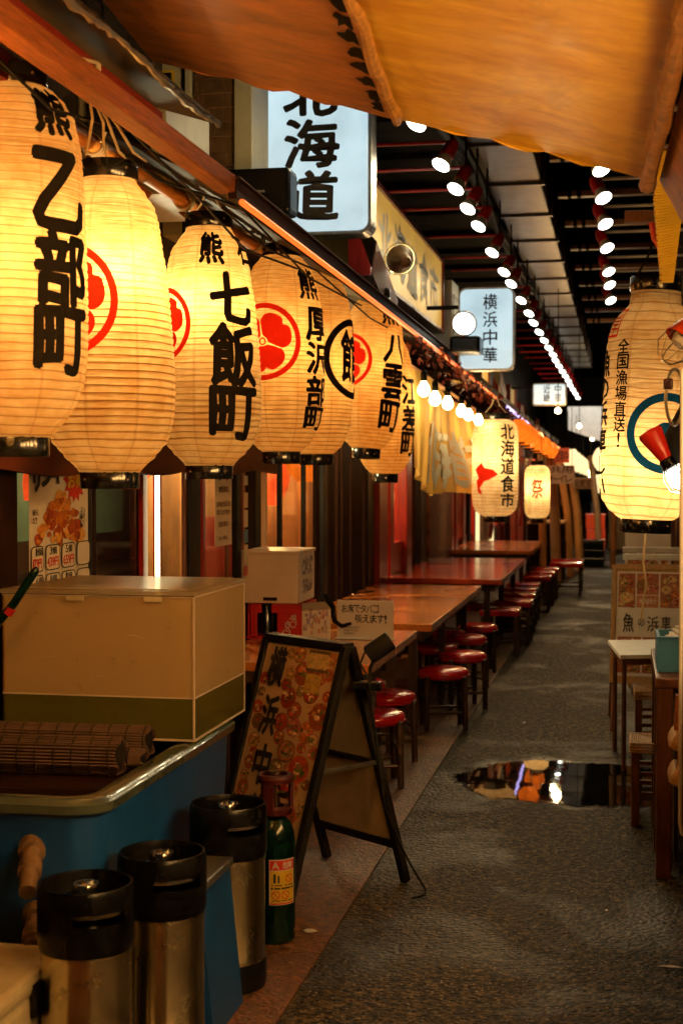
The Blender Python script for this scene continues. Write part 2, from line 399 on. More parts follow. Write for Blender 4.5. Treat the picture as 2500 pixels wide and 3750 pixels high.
    pbr('red_metal', (0.48, 0.012, 0.012), 0.38, var=0.35); pbr('red_vinyl', (0.62, 0.010, 0.014), 0.24, var=0.35, vs=6, coat=0.4, bump=0.05, bs=25)
    pbr('red_plastic', (0.55, 0.016, 0.012), 0.32, var=0.2); pbr('orange_plastic', (0.75, 0.07, 0.015), 0.35, var=0.15)
    pbr('valance', (0.07, 0.014, 0.007), 0.6, spec=0.15, var=0.5, vs=3, stretch=(1, 1, 4)); pbr('dark_wall', (0.035, 0.025, 0.018), 0.6, spec=0.15, var=0.5, vs=3, dirt=0.5)
    pbr('night_dark', (0.003, 0.003, 0.003), 0.9, var=0.3, spec=0.0); pbr('ceiling_board', (0.018, 0.015, 0.010), 0.8, spec=0.08, var=0.6, vs=4, dirt=0.6, bump=0.3, bs=15)
    # the overhead awning sheet: orange painted ply with rust and peeling
    b = NB('awning'); v = b.obj(); vs_ = b.obj((1.6, 7, 7)); n1 = b.noise(1.1, 8, 0.70, vs_, 0.4); n2 = b.noise(5, 6, 0.7, v, 0.5); n3 = b.noise(9, 7, 0.75, b.obj((2, 6, 6)), 0.8)
    c = b.mix(c4((0.70, 0.33, 0.012)), c4((0.97, 0.62, 0.05)), b.ramp(n1, [(0.36, 0), (0.62, 1)]))
    c = b.mix(c, c4((0.34, 0.10, 0.010)), b.ramp(b.noise(2.6, 7, 0.72, v, 0.8), [(0.50, 0), (0.74, 0.6)]))
    c = b.mix(c, c4((0.03, 0.012, 0.006)), b.ramp(n3, [(0.68, 0), (0.74, 0.9)]))
    c = b.mix(c, c4((0.75, 0.50, 0.16)), b.ramp(b.noise(75, 3, 0.6, v), [(0.66, 0), (0.72, 0.7)]))
    b.end(b.n('BsdfPrincipled', {'Base Color': c, 'Roughness': b.math('MULTIPLY_ADD', n2, 0.4, 0.18), 'Normal': b.n('Bump', {'Height': b.math('ADD', n1, n3), 'Strength': 0.25, 'Distance': 0.01}).outputs[0]}))
    pbr('awning_old', (0.42, 0.14, 0.022), 0.55, var=0.6, vs=3, dirt=0.8, bump=0.4, bs=12, stretch=(1, 4, 4))
    pbr('hem', (0.55, 0.26, 0.05), 0.5, var=0.6, vs=25, bump=0.6, bs=60)
    # metal with streaks
    b = NB('steel'); v = b.obj((30, 30, 0.8)); n = b.noise(3, 4, 0.6, v); n2 = b.noise(9, 6, 0.7, b.obj(), 0.6)
    c = b.mix(c4((0.55, 0.45, 0.26)), c4((0.82, 0.72, 0.46)), n); c = b.mix(c, c4((0.12, 0.075, 0.03)), b.ramp(n2, [(0.56, 0), (0.72, 0.7)]))
    b.end(b.n('BsdfPrincipled', {'Base Color': c, 'Metallic': 1.0, 'Roughness': b.math('MULTIPLY_ADD', n2, 0.2, 0.15), 'Anisotropic': 0.92, 'Anisotropic Rotation': 0.25, 'Tangent': b.n('Tangent', direction_type='RADIAL', axis='Z').outputs[0]}))
    pbr('galv', (0.5, 0.48, 0.44), 0.35, 0.9, var=0.4, vs=9); pbr('chrome', (0.75, 0.72, 0.65), 0.15, 1.0, var=0.1); pbr('brass', (0.75, 0.52, 0.2), 0.25, 1.0)
    pbr('duct', (0.085, 0.055, 0.032), 0.38, 0.55, var=0.6, vs=4, dirt=0.7, bump=0.3, bs=8)
    pbr('blue_plastic', (0.002, 0.038, 0.15), 0.38, var=0.35, vs=4, dirt=0.4); pbr('rim_green', (0.06, 0.075, 0.05), 0.25, var=0.3, coat=0.4)
    pbr('light_blue', (0.06, 0.26, 0.52), 0.35, var=0.15)
    pbr('cream_metal', (0.50, 0.46, 0.28), 0.45, var=0.2, dirt=0.35); pbr('cream_plastic', (0.72, 0.60, 0.36), 0.4, var=0.2, dirt=0.3)
    pbr('green_steel', (0.001, 0.008, 0.0045), 0.18, var=0.3, coat=0.1, spec=0.2); pbr('maroon', (0.035, 0.004, 0.004), 0.45, spec=0.2)
    pbr('yellow_plastic', (0.80, 0.52, 0.03), 0.45, var=0.3); pbr('mat_bamboo', (0.055, 0.022, 0.009), 0.6, var=0.5, vs=18)
    pbr('card', (0.36, 0.22, 0.10), 0.6, var=0.3); pbr('box_white', (0.74, 0.60, 0.46), 0.45, var=0.12); pbr('aboard_back', (0.74, 0.58, 0.36), 0.3, var=0.2)
    pbr('menu_cream', (0.66, 0.42, 0.20), 0.35, var=0.25, vs=3); pbr('rope', (0.68, 0.55, 0.34), 0.7, var=0.3); pbr('cable', (0.006, 0.006, 0.006), 0.6, spec=0.1); pbr('pipe_brown', (0.20, 0.11, 0.045), 0.55, var=0.5, vs=30)
    pbr('plum', (0.15, 0.06, 0.05), 0.5, var=0.15); pbr('bark', (0.42, 0.24, 0.10), 0.5, col2=(0.025, 0.013, 0.007), vs=14, bump=0.7, bs=20, stretch=(1, 1.6, 0.7))
    pbr('leaf_red', (0.22, 0.028, 0.010), 0.5, col2=(0.07, 0.02, 0.012), vs=9); pbr('rattan', (0.52, 0.27, 0.07), 0.5, var=0.5, vs=25, stretch=(3, 1, 1))
    pbr('kitchen', (0.16, 0.22, 0.12), 0.4, var=0.5, vs=2); pbr('interior_wall', (0.45, 0.20, 0.05), 0.6, var=0.6, vs=2)
    # translucent container with liquid
    for nm, cc, a in (('tank', (0.98, 0.78, 0.44), 0.24), ('tank_lid', (0.95, 0.85, 0.66), 0.55), ('tank_water', (0.36, 0.34, 0.06), 0.5)):
        b = NB(nm); v = b.obj(); n = b.noise(3, 5, 0.6, v); n2 = b.noise(22, 5, 0.7, v)
        c = b.mix(c4(tuple(x * 0.8 for x in cc)), c4(cc), n); c = b.mix(c, c4((0.25, 0.12, 0.04)), b.ramp(n2, [(0.60, 0), (0.74, 0.45)]))
        tl = b.n('BsdfTranslucent', {'Color': c}); df = b.n('BsdfPrincipled', {'Base Color': c, 'Roughness': 0.22, 'Coat Weight': 0.3, 'Coat Roughness': 0.1})
        m = b.n('MixShader', {0: 0.5, 1: tl.outputs[0], 2: df.outputs[0]})
        b.end(b.n('MixShader', {0: a, 1: m.outputs[0], 2: b.n('BsdfTransparent', {'Color': c}).outputs[0]}))
    # noren cloth
    b = NB('noren'); v = b.obj(); n = b.noise(4, 4, 0.6, v)
    c = b.mix(c4((0.74, 0.44, 0.08)), c4((0.86, 0.56, 0.14)), n)
    b.end(b.n('MixShader', {0: 0.35, 1: b.n('BsdfPrincipled', {'Base Color': c, 'Roughness': 0.8}).outputs[0], 2: b.n('BsdfTranslucent', {'Color': c}).outputs[0]}))
    b = NB('noren_white'); b.end(b.n('MixShader', {0: 0.35, 1: b.n('BsdfPrincipled', {'Base Color': (0.85, 0.78, 0.62, 1), 'Roughness': 0.8}).outputs[0], 2: b.n('BsdfTranslucent', {'Color': (0.85, 0.78, 0.62, 1)}).outputs[0]}))
    # things that glow
    emit('sign_white', (0.62, 0.86, 0.95), 0.95, (0.3, 0.32, 0.32), 0.3, 3.0, True)
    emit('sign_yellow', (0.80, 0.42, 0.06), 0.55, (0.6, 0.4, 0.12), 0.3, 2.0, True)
    emit('lens', (1.0, 0.97, 0.80), 16.0); emit('bulb_warm', (1.0, 0.72, 0.32), 22.0); emit('led_orange', (1.0, 0.115, 0.012), 1.9); emit('led_violet', (0.55, 0.45, 1.0), 3.0)
    emit('tube_white', (1.0, 0.80, 0.42), 9.0, sample=True); emit('lit_sign', (1.0, 0.74, 0.34), 1.5, sample=True); emit('red_glow', (1.0, 0.08, 0.012), 2.2, (0.3, 0.03, 0.01), 0.5, 12, True); emit('orange_glow', (1.0, 0.16, 0.008), 1.6, (0.3, 0.08, 0.01), 0.5, 10, True)
    lantern_mat('paper_wide', 0.0235); lantern_mat('paper_fine', 0.0205, (0.93, 0.66, 0.28), (0.20, 0.085, 0.02), 8, 0.20, 0.2); lantern_mat('paper_tall', 0.036, (0.93, 0.78, 0.50), (0.30, 0.16, 0.05), 6, 0.16); lantern_mat('paper_far', 0.03, (0.9, 0.76, 0.5), (0.4, 0.22, 0.08), 6, 0.12)
make_mats()

# ------------------------------------------------------------------ ground
m = MB(); m.lo_hi((-0.95, -4, -0.15), (3.0, 46, 0.0)); struct(m.build('alley_floor', 'asphalt'))
m = MB(); m.lo_hi((-6.0, -4, -0.15), (-0.952, 46, 0.006)); struct(m.build('walkway', 'granule'))
m = MB(); m.poly([(-0.93, 6.5, 0.004), (0.6, 6.5, 0.004), (0.6, 8.0, 0.004), (-0.93, 8.0, 0.004)]); struct(m.build('puddle', 'puddle_water'))

# ------------------------------------------------------------------ building shell
o = thing('shop_building', 'dark upper wall of the left shops behind the glowing signs', 'building', (-2.1, 1, 0))
m = MB(); m.lo_hi((-0.06, 0, 2.46), (0, 40, 4.3)); m.build('wall', 'dark_wall', o)
m = MB(); m.lo_hi((-2.6, 0, 0), (-2.5, 40, 4.3)); m.build('back_wall', 'interior_wall', o)
m = MB(); m.lo_hi((-2.5, 0, 2.40), (-0.06, 40, 2.46)); m.build('interior_ceiling', 'interior_wall', o)
o = thing('shop_building', 'dark timber shops along the right side of the alley', 'building', (0.62, 5, 0))
m = MB(); m.lo_hi((0, 0, 0), (0.1, 36, 4.3)); m.build('wall', 'dark_wall', o)
for k, y in enumerate((4.2, 6.5, 9, 12, 15, 18.5, 22, 26)):
    m = MB(); m.box((-0.07, y, 1.2), (0.1, 0.12, 2.4), None, 0.008); m.build('post', 'brown_wood', o)
for y0, y1 in ((9.3, 11.7), (12.4, 14.6), (15.4, 18.1)):
    m = MB(); m.lo_hi((-0.03, y0, 0.9), (-0.01, y1, 1.9)); m.build('window', 'interior_wall', o)
o = thing('end_building', 'dim wall with shelves closing the far end of the alley', 'building', (-0.5, 40, 0))
m = MB(); m.lo_hi((-3, 0, 0), (3, 0.2, 4.3)); m.build('wall', 'dark_wall', o)
for k in range(9):
    m = MB(); x = -1.2 + k * 0.28; m.lo_hi((x, -0.3 - 0.1 * (k % 3), 0.0 if k % 2 else 0.9), (x + 0.22, -0.06, 0.7 + 0.13 * (k * 5 % 7)), 0.01); m.build('shelf_box', ['card', 'interior_wall', 'dark_wood', 'white_paint'][k % 4], o)

# ------------------------------------------------------------------ ceiling
root = struct(MB().lo_hi((-2.2, -4, 4.25), (2.5, 46, 4.4)).build('ceiling', 'night_dark'))
for k in range(46):
    y = 4.6 + k * 0.36
    m = MB(); m.lo_hi((-2.08, y, 3.78 + 0.02 * (k % 3)), (-1.06, y + 0.33, 3.84 + 0.02 * (k % 3)), 0.006)
    p = m.build('plank', 'ceiling_board', root)
o = thing('ventilation_duct', 'long rusty sheet metal duct running under the ceiling', 'duct', (-0.79, 4.2, 3.72))
for k in range(19):
    m = MB(); a = -0.012 * k; m.lo_hi((-0.20 + a * 0.3, k * 1.3, 0), (0.20 + a * 0.3, k * 1.3 + 1.27, 0.3), 0.012); m.build('duct_section', 'duct', o)
    m = MB(); m.lo_hi((-0.225 + a * 0.3, k * 1.3 + 1.262, -0.02), (0.225 + a * 0.3, k * 1.3 + 1.308, 0.32)); m.build('flange', 'duct', o)
for j, (x, r, z) in enumerate(((-1.07, 0.035, 3.68), (-1.02, 0.02, 3.62), (-1.13, 0.025, 3.72), (-1.04, 0.015, 3.74))):
    pts = [(x + 0.03 * math.sin(k * 0.9 + j * 2), 5 + k * 0.8, z + 0.05 * math.sin(k * 1.3 + j)) for k in range(32)]
    tag(MB().tube(pts, r, 8).build('electric_cable', 'cable'), 'black sagging cable strung beside the ceiling duct', 'cable', 'cables beside the duct')
for k in range(12):
    y = 6.6 + k * 1.45
    o = thing('roof_crossbar', ORD[k] + ' wooden crossbar from the awning spanning the black roof gap', 'beam', (-0.56, y, 3.93), 0, 'crossbars over the alley')
    m = MB(); m.lo_hi((0, -0.045, 0), (1.15, 0.045, 0.05), 0.004); m.build('bar', 'post_wood' if k % 2 else 'brown_wood', o)
    for x in (0.08, 0.16):
        m = MB(); m.lo_hi((x, -0.048, -0.004), (x + 0.035, 0.048, 0.054)); m.build('band', 'black_matt', o)

# ------------------------------------------------------------------ overhead awning (slopes down to the right and away)
A = Vector((-1.36, 4.02, 2.765)); B = Vector((0.085, 4.10, 2.375)); back = Vector((0.04, -1.0, 0.061))
o = thing('overhead_awning', 'weathered orange painted awning sheet hanging over the alley', 'awning', (0, 0, 0))
S = A.lerp(B, 0.50)
nrm = (B - A).cross(back).normalized(); nrm = nrm if nrm.z > 0 else -nrm
def awn(P, Q, name, mat, d=0.02):
    m = MB(); n = 14
    near = [P.lerp(Q, k / n) + Vector((0, 0.012 * math.sin(k * 2.1), 0.006 * math.sin(k * 1.7))) for k in range(n + 1)]
    far = [P.lerp(Q, 1 - k / n) + back * 5.5 for k in range(n + 1)]
    m.slab(near + far, nrm * d); return m.build(name, mat, o)
awn(A, S - (B - A).normalized() * 0.01, 'old_sheet', 'awning_old'); awn(S + (B - A).normalized() * 0.01, B, 'sheet', 'awning')
rnd = random.Random(11)
m = MB(); m.tube([S + back * (k * 0.09) + nrm * -0.008 + Vector((rnd.uniform(-.006, .006), 0, rnd.uniform(-.004, .004))) for k in range(60)], [0.017 + rnd.uniform(-.004, .004) for k in range(60)], 8); m.build('seam', 'hem', o)
m = MB(); m.tube([B + back * (k * 0.09) + nrm * -0.012 + Vector((-0.02 + rnd.uniform(-.004, .004), 0, 0)) for k in range(60)], [0.022 + rnd.uniform(-.004, .004) for k in range(60)], 8); m.build('hem', 'hem', o)
for k in range(9):
    c = S + back * (0.08 + 0.11 * k) + (B - A).normalized() * -0.04 + nrm * -0.0035
    ax = (B - A).normalized(); m = MB(); m.poly([c + ax * (0.03 * math.cos(t) * rnd.uniform(.5, 1.5)) + back * (0.05 * math.sin(t) * rnd.uniform(.5, 1.4)) for t in [2 * PI * j / 11 for j in range(11)]]); m.build('peeled_patch', 'black_matt', o)
# right side gusset hanging below the hem
m = MB(); m.slab([B + Vector((0.01, 0, 0)), B + back * 3 + Vector((0.01, 0, 0)), B + back * 3 + Vector((0.13, 0, -0.16)), B + Vector((0.10, 0.01, -0.17))], (0.008, 0, 0)); m.build('side_flap', 'awning_old', o)

# ------------------------------------------------------------------ eaves on the left
o = thing('shop_eave', 'dark sheet metal eave with a ragged bright edge over the lanterns', 'roof', (-1.27, 0.5, 2.63))
rnd = random.Random(5)
edge = [(0 + rnd.uniform(-.004, .004), k * 0.03, 0.03 + 0.01 * math.sin(k * .2) + rnd.uniform(-.003, .003)) for k in range(131)]
m = MB(); m.slab([(-0.83, 0, 0.20)] + edge[:1] + edge[-1:] + [(-0.83, 3.3, 0.20)], (0, 0, 0.012)); m.build('sheet', 'dark_wall', o)
m = MB(); m.tube(edge, [0.009 + rnd.uniform(-.003, .004) for _ in edge], 6); m.build('edge_flashing', 'galv', o)
m = MB(); m.lo_hi((-0.15, 0, -0.055), (-0.09, 3.62, 0.01), 0.006); m.build('red_beam', 'red_beam', o)
m = MB(); m.lo_hi((-0.40, 0, -0.03), (-0.34, 3.3, 0.05), 0.006); m.build('red_beam', 'red_beam', o)
m = MB(); m.lo_hi((-0.07, 0, -0.135), (-0.005, 4.15, -0.075), 0.008); m.build('wood_beam', 'beam_wood', o)
for k, y in enumerate((3.35, 4.25, 5.2)):
    m = MB(); m.box((-0.46, y, -0.03), (0.26, 0.05, 0.045), Matrix.Rotation(R(40), 3, 'Y'), 0.004); m.build('bracket', 'beam_wood', o)
o = thing('bamboo_pole', 'orange bamboo pole that the paper lanterns hang from', 'pole', (-1.66, 1.0, 2.605))
pts = []; rs = []
for k in range(18):
    y = k * 0.42
    for d, r in ((0, 0.026), (0.012, 0.031), (0.024, 0.026)): pts.append((0.004 * math.sin(k), y + d, 0.004 * math.cos(k * 1.3))); rs.append(r)
m = MB(); m.tube(pts, rs, 12); m.build('cane', 'bamboo', o)
for y in (3.3, 4.25, 5.3):
    m = MB(); m.tube([(0.034 * math.cos(t), y + 0.003 * t, 0.034 * math.sin(t)) for t in [k * 0.6 for k in range(40)]], 0.005, 5); m.build('binding', 'rope', o)
# long eave carrying the neon line
o = thing('neon_eave', 'long sloping eave edge carrying the orange neon line', 'roof', (-1.27, 4.62, 2.455))
P0 = [(0, 0), (5.1, -0.055), (9.2, -0.125), (16, -0.23), (24, -0.30)]
for (y0, z0), (y1, z1) in zip(P0, P0[1:]):
    m = MB(); m.slab([(0, y0, z0 + 0.02), (0, y1, z1 + 0.02), (0, y1, z1 + 0.085), (0, y0, z0 + 0.085)], (-0.03, 0, 0)); m.build('fascia', 'dark_wood', o)
    m = MB(); m.slab([(-0.03, y0, z0 + 0.06), (-0.03, y1, z1 + 0.06), (-0.83, y1, z1 + 0.42), (-0.83, y0, z0 + 0.42)], (0, 0, 0.012)); m.build('roof_sheet', 'dark_wall', o)
    for k in range(int((y1 - y0) / 0.75) if y0 > 5 else 0):
        m = MB(); m.box((-0.4, y0 + 0.3 + k * 0.75, z0 + 0.085), (0.75, 0.045, 0.05), Matrix.Rotation(R(13), 3, 'Y')); m.build('rafter', 'dark_wood', o)
    m = MB(); m.slab([(0.012, y0, z0 + 0.088), (0.012, y1, z1 + 0.088), (-0.10, y1, z1 + 0.115), (-0.10, y0, z0 + 0.115)], (0, 0, 0.004)); m.build('flashing', 'dark_wall', o)
o = tag(MB().tube([(-1.252, 4.62, 2.462), (-1.252, 7.2, 2.436), (-1.252, 9.7, 2.406), (-1.252, 12.2, 2.362), (-1.252, 14.4, 2.322)], 0.011, 8).build('neon_tube', 'led_orange'), 'thin orange neon line running along the eave edge', 'neon light')
o = tag(MB().tube([(-1.252, 15.6, 2.30), (-1.252, 19.6, 2.235)], 0.016, 8).build('neon_tube', 'led_violet'), 'short violet white neon line further along the eave', 'neon light')

# ------------------------------------------------------------------ things on the roof: outdoor units, mesh guard, wires
o = thing('outdoor_unit', 'cream outdoor air conditioning unit with dark finned side on the roof', 'air conditioner', (-2.23, 6.35, 2.66))
m = MB(); m.lo_hi((-0.05, 0, 0), (0.27, 0.30, 0.95), 0.01); m.build('cabinet', 'cream_metal', o)
m = MB(); m.lo_hi((0.275, 0.02, 0), (0.47, 0.29, 0.93)); m.build('coil', 'black_metal', o)
m = MB()
for k in range(26): m.lo_hi((0.28 + k * 0.0075, 0.006, 0.02), (0.2835 + k * 0.0075, 0.019, 0.93))
for k in range(14): m.lo_hi((0.28, 0.0, 0.05 + k * 0.066), (0.47, 0.005, 0.054 + k * 0.066))
fn = m.build('fin_grille', 'pipe_brown', o); fn['kind'] = 'stuff'
m = MB(); m.lo_hi((0.475, -0.01, 0), (0.56, 0.30, 0.98), 0.006); m.build('side_panel', 'cream_metal', o)
m = MB(); m.lo_hi((0.12, -0.012, 0.68), (0.19, -0.001, 0.76)); hdl = m.build('handle_frame', 'yellow_plastic', o)
m = MB(); m.lo_hi((0.132, -0.016, 0.692), (0.178, -0.0125, 0.748)); m.build('handle_recess', 'black_matt', hdl)
m = MB(); m.lo_hi((0.225, -0.006, 0.0), (0.24, -0.0005, 0.95)); m.build('seam', 'black_matt', o)
o = thing('outdoor_unit', 'low cream outdoor unit behind the bamboo pole', 'air conditioner', (-2.1, 5.3, 2.64))
m = MB(); m.lo_hi((0, 0, 0), (0.36, 0.6, 0.42), 0.01); m.build('cabinet', 'cream_metal', o)
m = MB(); m.lo_hi((0.04, -0.01, 0.05), (0.3, -0.001, 0.36)); m.build('grille', 'black_metal', o)
o = thing('mesh_fence', 'dark wire mesh guard standing on the ragged eave', 'fence', (-1.62, 3.6, 2.74))
m = MB()
for k in range(28): m.tube([(0, 0, 0.012 + k * 0.016), (0.05, 1.06, 0.012 + k * 0.016)], 0.0016, 4)
wr = m.build('wire_mesh', 'black_metal', o); wr['kind'] = 'stuff'
for k in range(6):
    m = MB(); m.tube([(0.01 * k, 0.21 * k, 0), (0.01 * k, 0.21 * k, 0.47)], 0.004, 5); m.build('upright', 'galv', o)
for k, pts in enumerate(([(-1.5, 3.0, 2.60), (-1.46, 3.5, 2.50), (-1.42, 4.0, 2.56), (-1.38, 4.6, 2.46), (-1.4, 5.2, 2.40), (-1.38, 6.0, 2.44)], [(-1.6, 3.2, 2.62), (-1.55, 3.9, 2.58), (-1.5, 4.5, 2.52), (-1.36, 5.0, 2.52), (-1.33, 6, 2.40), (-1.32, 7.2, 2.42)], [(-1.4, 4.9, 2.5), (-1.36, 5.4, 2.43), (-1.34, 6.2, 2.46), (-1.33, 7.5, 2.39), (-1.33, 9, 2.41)])):
    tag(MB().tube(pts, 0.0045, 6).build('electric_cable', 'cable'), 'thin black cable looped along the lantern pole', 'cable', 'cables along the lantern pole')

# ------------------------------------------------------------------ paper lanterns
EGG = [(0, .45), (.02, .52), (.05, .67), (.108, .88), (.16, .95), (.208, .985), (.297, 1.0), (.42, .975), (.54, .935), (.685, .875), (.77, .81), (.84, .77), (.90, .70), (.944, .57), (.975, .46), (1, .40)]
WIDE = [(0, .45), (.02, .54), (.05, .68), (.10, .84), (.16, .94), (.24, .99), (.36, 1.0), (.55, .985), (.70, .95), (.82, .91), (.90, .83), (.95, .70), (.98, .56), (1, .42)]
BARREL = [(0, .42), (.02, .54), (.05, .68), (.10, .82), (.16, .92), (.24, .975), (.36, 1.0), (.55, 1.0), (.70, .96), (.80, .90), (.88, .80), (.94, .67), (.98, .52), (1, .42)]
TALL = [(0, .55), (.015, .66), (.04, .80), (.08, .93), (.13, .985), (.3, 1.0), (.55, .99), (.74, .965), (.80, .93), (.85, .86), (.89, .74), (.92, .60), (.94, .53), (1, .51)]
STRAIGHT = [(0, .5), (.02, .7), (.06, .88), (.12, .97), (.2, 1.0), (.8, 1.0), (.9, .96), (.95, .86), (.98, .7), (1, .5)]
def radf(prof, h, r):
    def f(z):
        t = max(0, min(1, z / h))
        for (a, ra), (b, rb) in zip(prof, prof[1:]):
            if t <= b:
                k = (t - a) / (b - a); k = k * k * (3 - 2 * k) * 0.35 + k * 0.65
                return r * (ra + (rb - ra) * k)
        return r * prof[-1][1]
    return f
def mapped(polys, fmap, cut=0.02):
    bm = bmesh.new()
    for P in polys: bm.faces.new([bm.verts.new((p[0], p[1], 0)) for p in P])
    bmesh.ops.triangulate(bm, faces=bm.faces[:])
    xs = [v.co.x for v in bm.verts]; ys = [v.co.y for v in bm.verts]
    for ax, lo, hi in ((0, min(xs), max(xs)), (1, min(ys), max(ys))):
        t = lo + cut
        while t < hi:
            co = [0, 0, 0]; no = [0, 0, 0]; co[ax] = t; no[ax] = 1
            bmesh.ops.bisect_plane(bm, geom=bm.verts[:] + bm.edges[:] + bm.faces[:], plane_co=co, plane_no=no); t += cut
    for v in bm.verts: v.co = fmap(v.co.x, v.co.y)
    me = bpy.data.meshes.new('emblem'); bm.to_mesh(me); bm.free(); return me
def ring2(R0, R1, n=48, cx=0, cy=0):
    out = []
    for k in range(n):
        a, b = 2 * PI * k / n, 2 * PI * (k + 1) / n
        out.append([(cx + R0 * math.cos(a), cy + R0 * math.sin(a)), (cx + R1 * math.cos(a), cy + R1 * math.sin(a)), (cx + R1 * math.cos(b), cy + R1 * math.sin(b)), (cx + R0 * math.cos(b), cy + R0 * math.sin(b))])
    return out
def crest(Rr, cy):
    P = ring2(Rr * 0.86, Rr, 48, 0, cy)
    for j in range(3):
        a = R(40 + 120 * j); pts = []
        for k in range(33):
            ph = -1 + 2 * k / 32; d = 0.79 * (1 - 0.13 * math.exp(-(ph / 0.10) ** 2)) * (1 - 0.30 * abs(ph) ** 5)
            an = R(60) * ph; x, y = d * math.cos(an), d * math.sin(an)
            y -= math.copysign(0.020, ph) * (1 if abs(ph) > 0.3 else 0); pts.append((x, y))
        pts += [(0.17 * math.cos(R(52)), 0.17 * math.sin(R(48))), (0.13, 0.0), (0.17 * math.cos(R(52)), -0.17 * math.sin(R(48)))]
        P.append([(Rr * (x * math.cos(a) - y * math.sin(a)), cy + Rr * (x * math.sin(a) + y * math.cos(a))) for x, y in pts])
    P += ring2(Rr * 0.06, Rr * 0.10, 16, 0, cy)
    return P
def lantern(name, label, loc, h, r, mat, prof, power, texts=(), rings=(), tilt=(0, 0), ring=(0.44, 0.44), cord=0.15, group=None, lc=(1.0, 0.62, 0.25), bulb_t=0.6, pitch=0.0235, boff=(0, 0), cord_mat='rope'):
    o = thing(name, label, 'lantern', loc, 0, group); o.rotation_euler = (tilt[0], tilt[1], 0)
    f = radf(prof, h, r)
    n = int(h / pitch) * 4; pr = []
    for k in range(n + 1):
        z = h * k / n; ph = (z / pitch) % 1.0
        pr.append((f(z) * (1 - 0.018 * math.exp(-((ph - 0.5) / 0.16) ** 2)), z))
    m = MB(); m.lathe(pr, 64)
    sd = loc[1] * 7.3
    for v in m.bm.verts:
        t = v.co.z / h; th = math.atan2(v.co.y, v.co.x); e = 0.0025 + 0.012 * max(0, abs(t - 0.5) - 0.30) / 0.2
        kf = 1 + e * (math.sin(13 * th + 60 * v.co.z + sd) * math.sin(29 * th - 41 * v.co.z + sd * 2) + 0.6 * math.sin(47 * th + 130 * v.co.z)) + 0.006 * math.sin(3 * th + sd + 4 * t)
        v.co.x *= kf; v.co.y *= kf
    m.build('paper_shade', mat, o)
    for nm, z0, z1, rr in (('bottom_ring', -0.052, 0.006, r * ring[0]), ('top_ring', h - 0.006, h + 0.05, r * ring[1])):
        m = MB(); m.lathe([(rr - 0.014, z0), (rr, z0), (rr + 0.002, z0 + 0.003), (rr + 0.002, z1 - 0.003), (rr, z1), (rr - 0.014, z1), (rr - 0.014, z0)], 36); g = m.build(nm, 'black_gloss', o)
        for a in range(4):
            an = -0.6 + a * PI / 2; m = MB(); m.lathe([(0.0, 0.006), (0.003, 0.005), (0.005, 0.0)], 8, (rr * math.cos(an), rr * math.sin(an), (z0 + z1) / 2), Matrix.Rotation(an, 4, 'Z') @ Matrix.Rotation(PI / 2, 4, 'Y')); m.build('rivet', 'pipe_brown', g)
    d = Vector((loc[0], loc[1], 0)).normalized(); rt = Vector((d.y, -d.x, 0))
    def fm(th0):
        def g(u, v, w=0.0):
            th = R(th0) + u / r; q = f(v) * 1.007 + 0.002 + w
            p = (-d * math.cos(th) + rt * math.sin(th)) * q
            return Vector((p.x, p.y, v))
        return g
    for th, items, mt, bold in texts:
        obj('lettering', letters(items, fm(th), bold, 0.022, 0.02), mt, o)
    for th, polys, mt in rings:
        obj('emblem', mapped(polys, fm(th)), mt, o)
    if cord:
        for s in (-1, 1):
            m = MB(); m.tube([(s * r * ring[1] * 0.85, 0, h + 0.04), (s * 0.035, 0.01, h + cord * 0.6), (s * 0.008, 0, h + cord)], 0.0045, 5); m.build('hanging_cord', cord_mat, o)
    lamp('lantern_bulb', 'POINT', (boff[0], boff[1], h * bulb_t), power, lc, 0.05, o)
    return o
def vcol(s, ztop, w, hs):
    """vertical lettering centred on 0 from ztop down, with a height for each character"""
    out = []; z = ztop
    for c, hh in zip(s, hs): out.append((c, -w / 2, z - hh, w / 2, z)); z -= hh + 0.012
    return out
RED, BLK = 'lantern_red', 'lantern_black'
LP = 1.3
lantern('paper_lantern', 'cream paper lantern lettered 乙部町 at the start of the row', (-1.63, 3.66, 1.653), 0.955, 0.196, 'paper_wide', WIDE, 6.5 * LP, [(40, [('熊', -0.075, 0.80, 0.055, 0.925)] + vcol('乙部町', 0.755, 0.17, (0.205, 0.19, 0.165)), BLK, 0.042)], [(-66, crest(0.15, 0.50), RED)], bulb_t=0.5)
lantern('paper_lantern', 'brightest cream paper lantern with large red crest and no lettering in view', (-1.62, 4.35, 1.559), 0.94, 0.212, 'paper_wide', EGG, 9.5 * LP, [], [(-40, crest(0.178, 0.53), RED)], bulb_t=0.66, boff=(0.03, -0.05))
lantern('paper_lantern', 'cream paper lantern lettered 七飯町 in heavy black', (-1.58, 5.34, 1.587), 0.925, 0.206, 'paper_wide', EGG, 8.0 * LP, [(30, [('熊', -0.155, 0.765, -0.035, 0.885)] + vcol('七飯町', 0.725, 0.20, (0.185, 0.225, 0.19)), BLK, 0.036), (62, [('石', -0.06, 0.77, 0.05, 0.88)], BLK, 0.03)], [(-62, crest(0.148, 0.53), RED)], bulb_t=0.66, boff=(-0.02, -0.06))
lantern('paper_lantern', 'amber paper lantern lettered 厚沢部町 with a full red crest', (-1.56, 6.45, 1.655), 0.913, 0.198, 'paper_fine', BARREL, 6.0 * LP, [(60, [('熊', -0.11, 0.70, 0.02, 0.84)] + vcol('厚沢部町', 0.66, 0.17, (0.15, 0.14, 0.13, 0.10)), BLK, 0.030)], [(-25, crest(0.176, 0.50), RED)], pitch=0.0205, bulb_t=0.55)
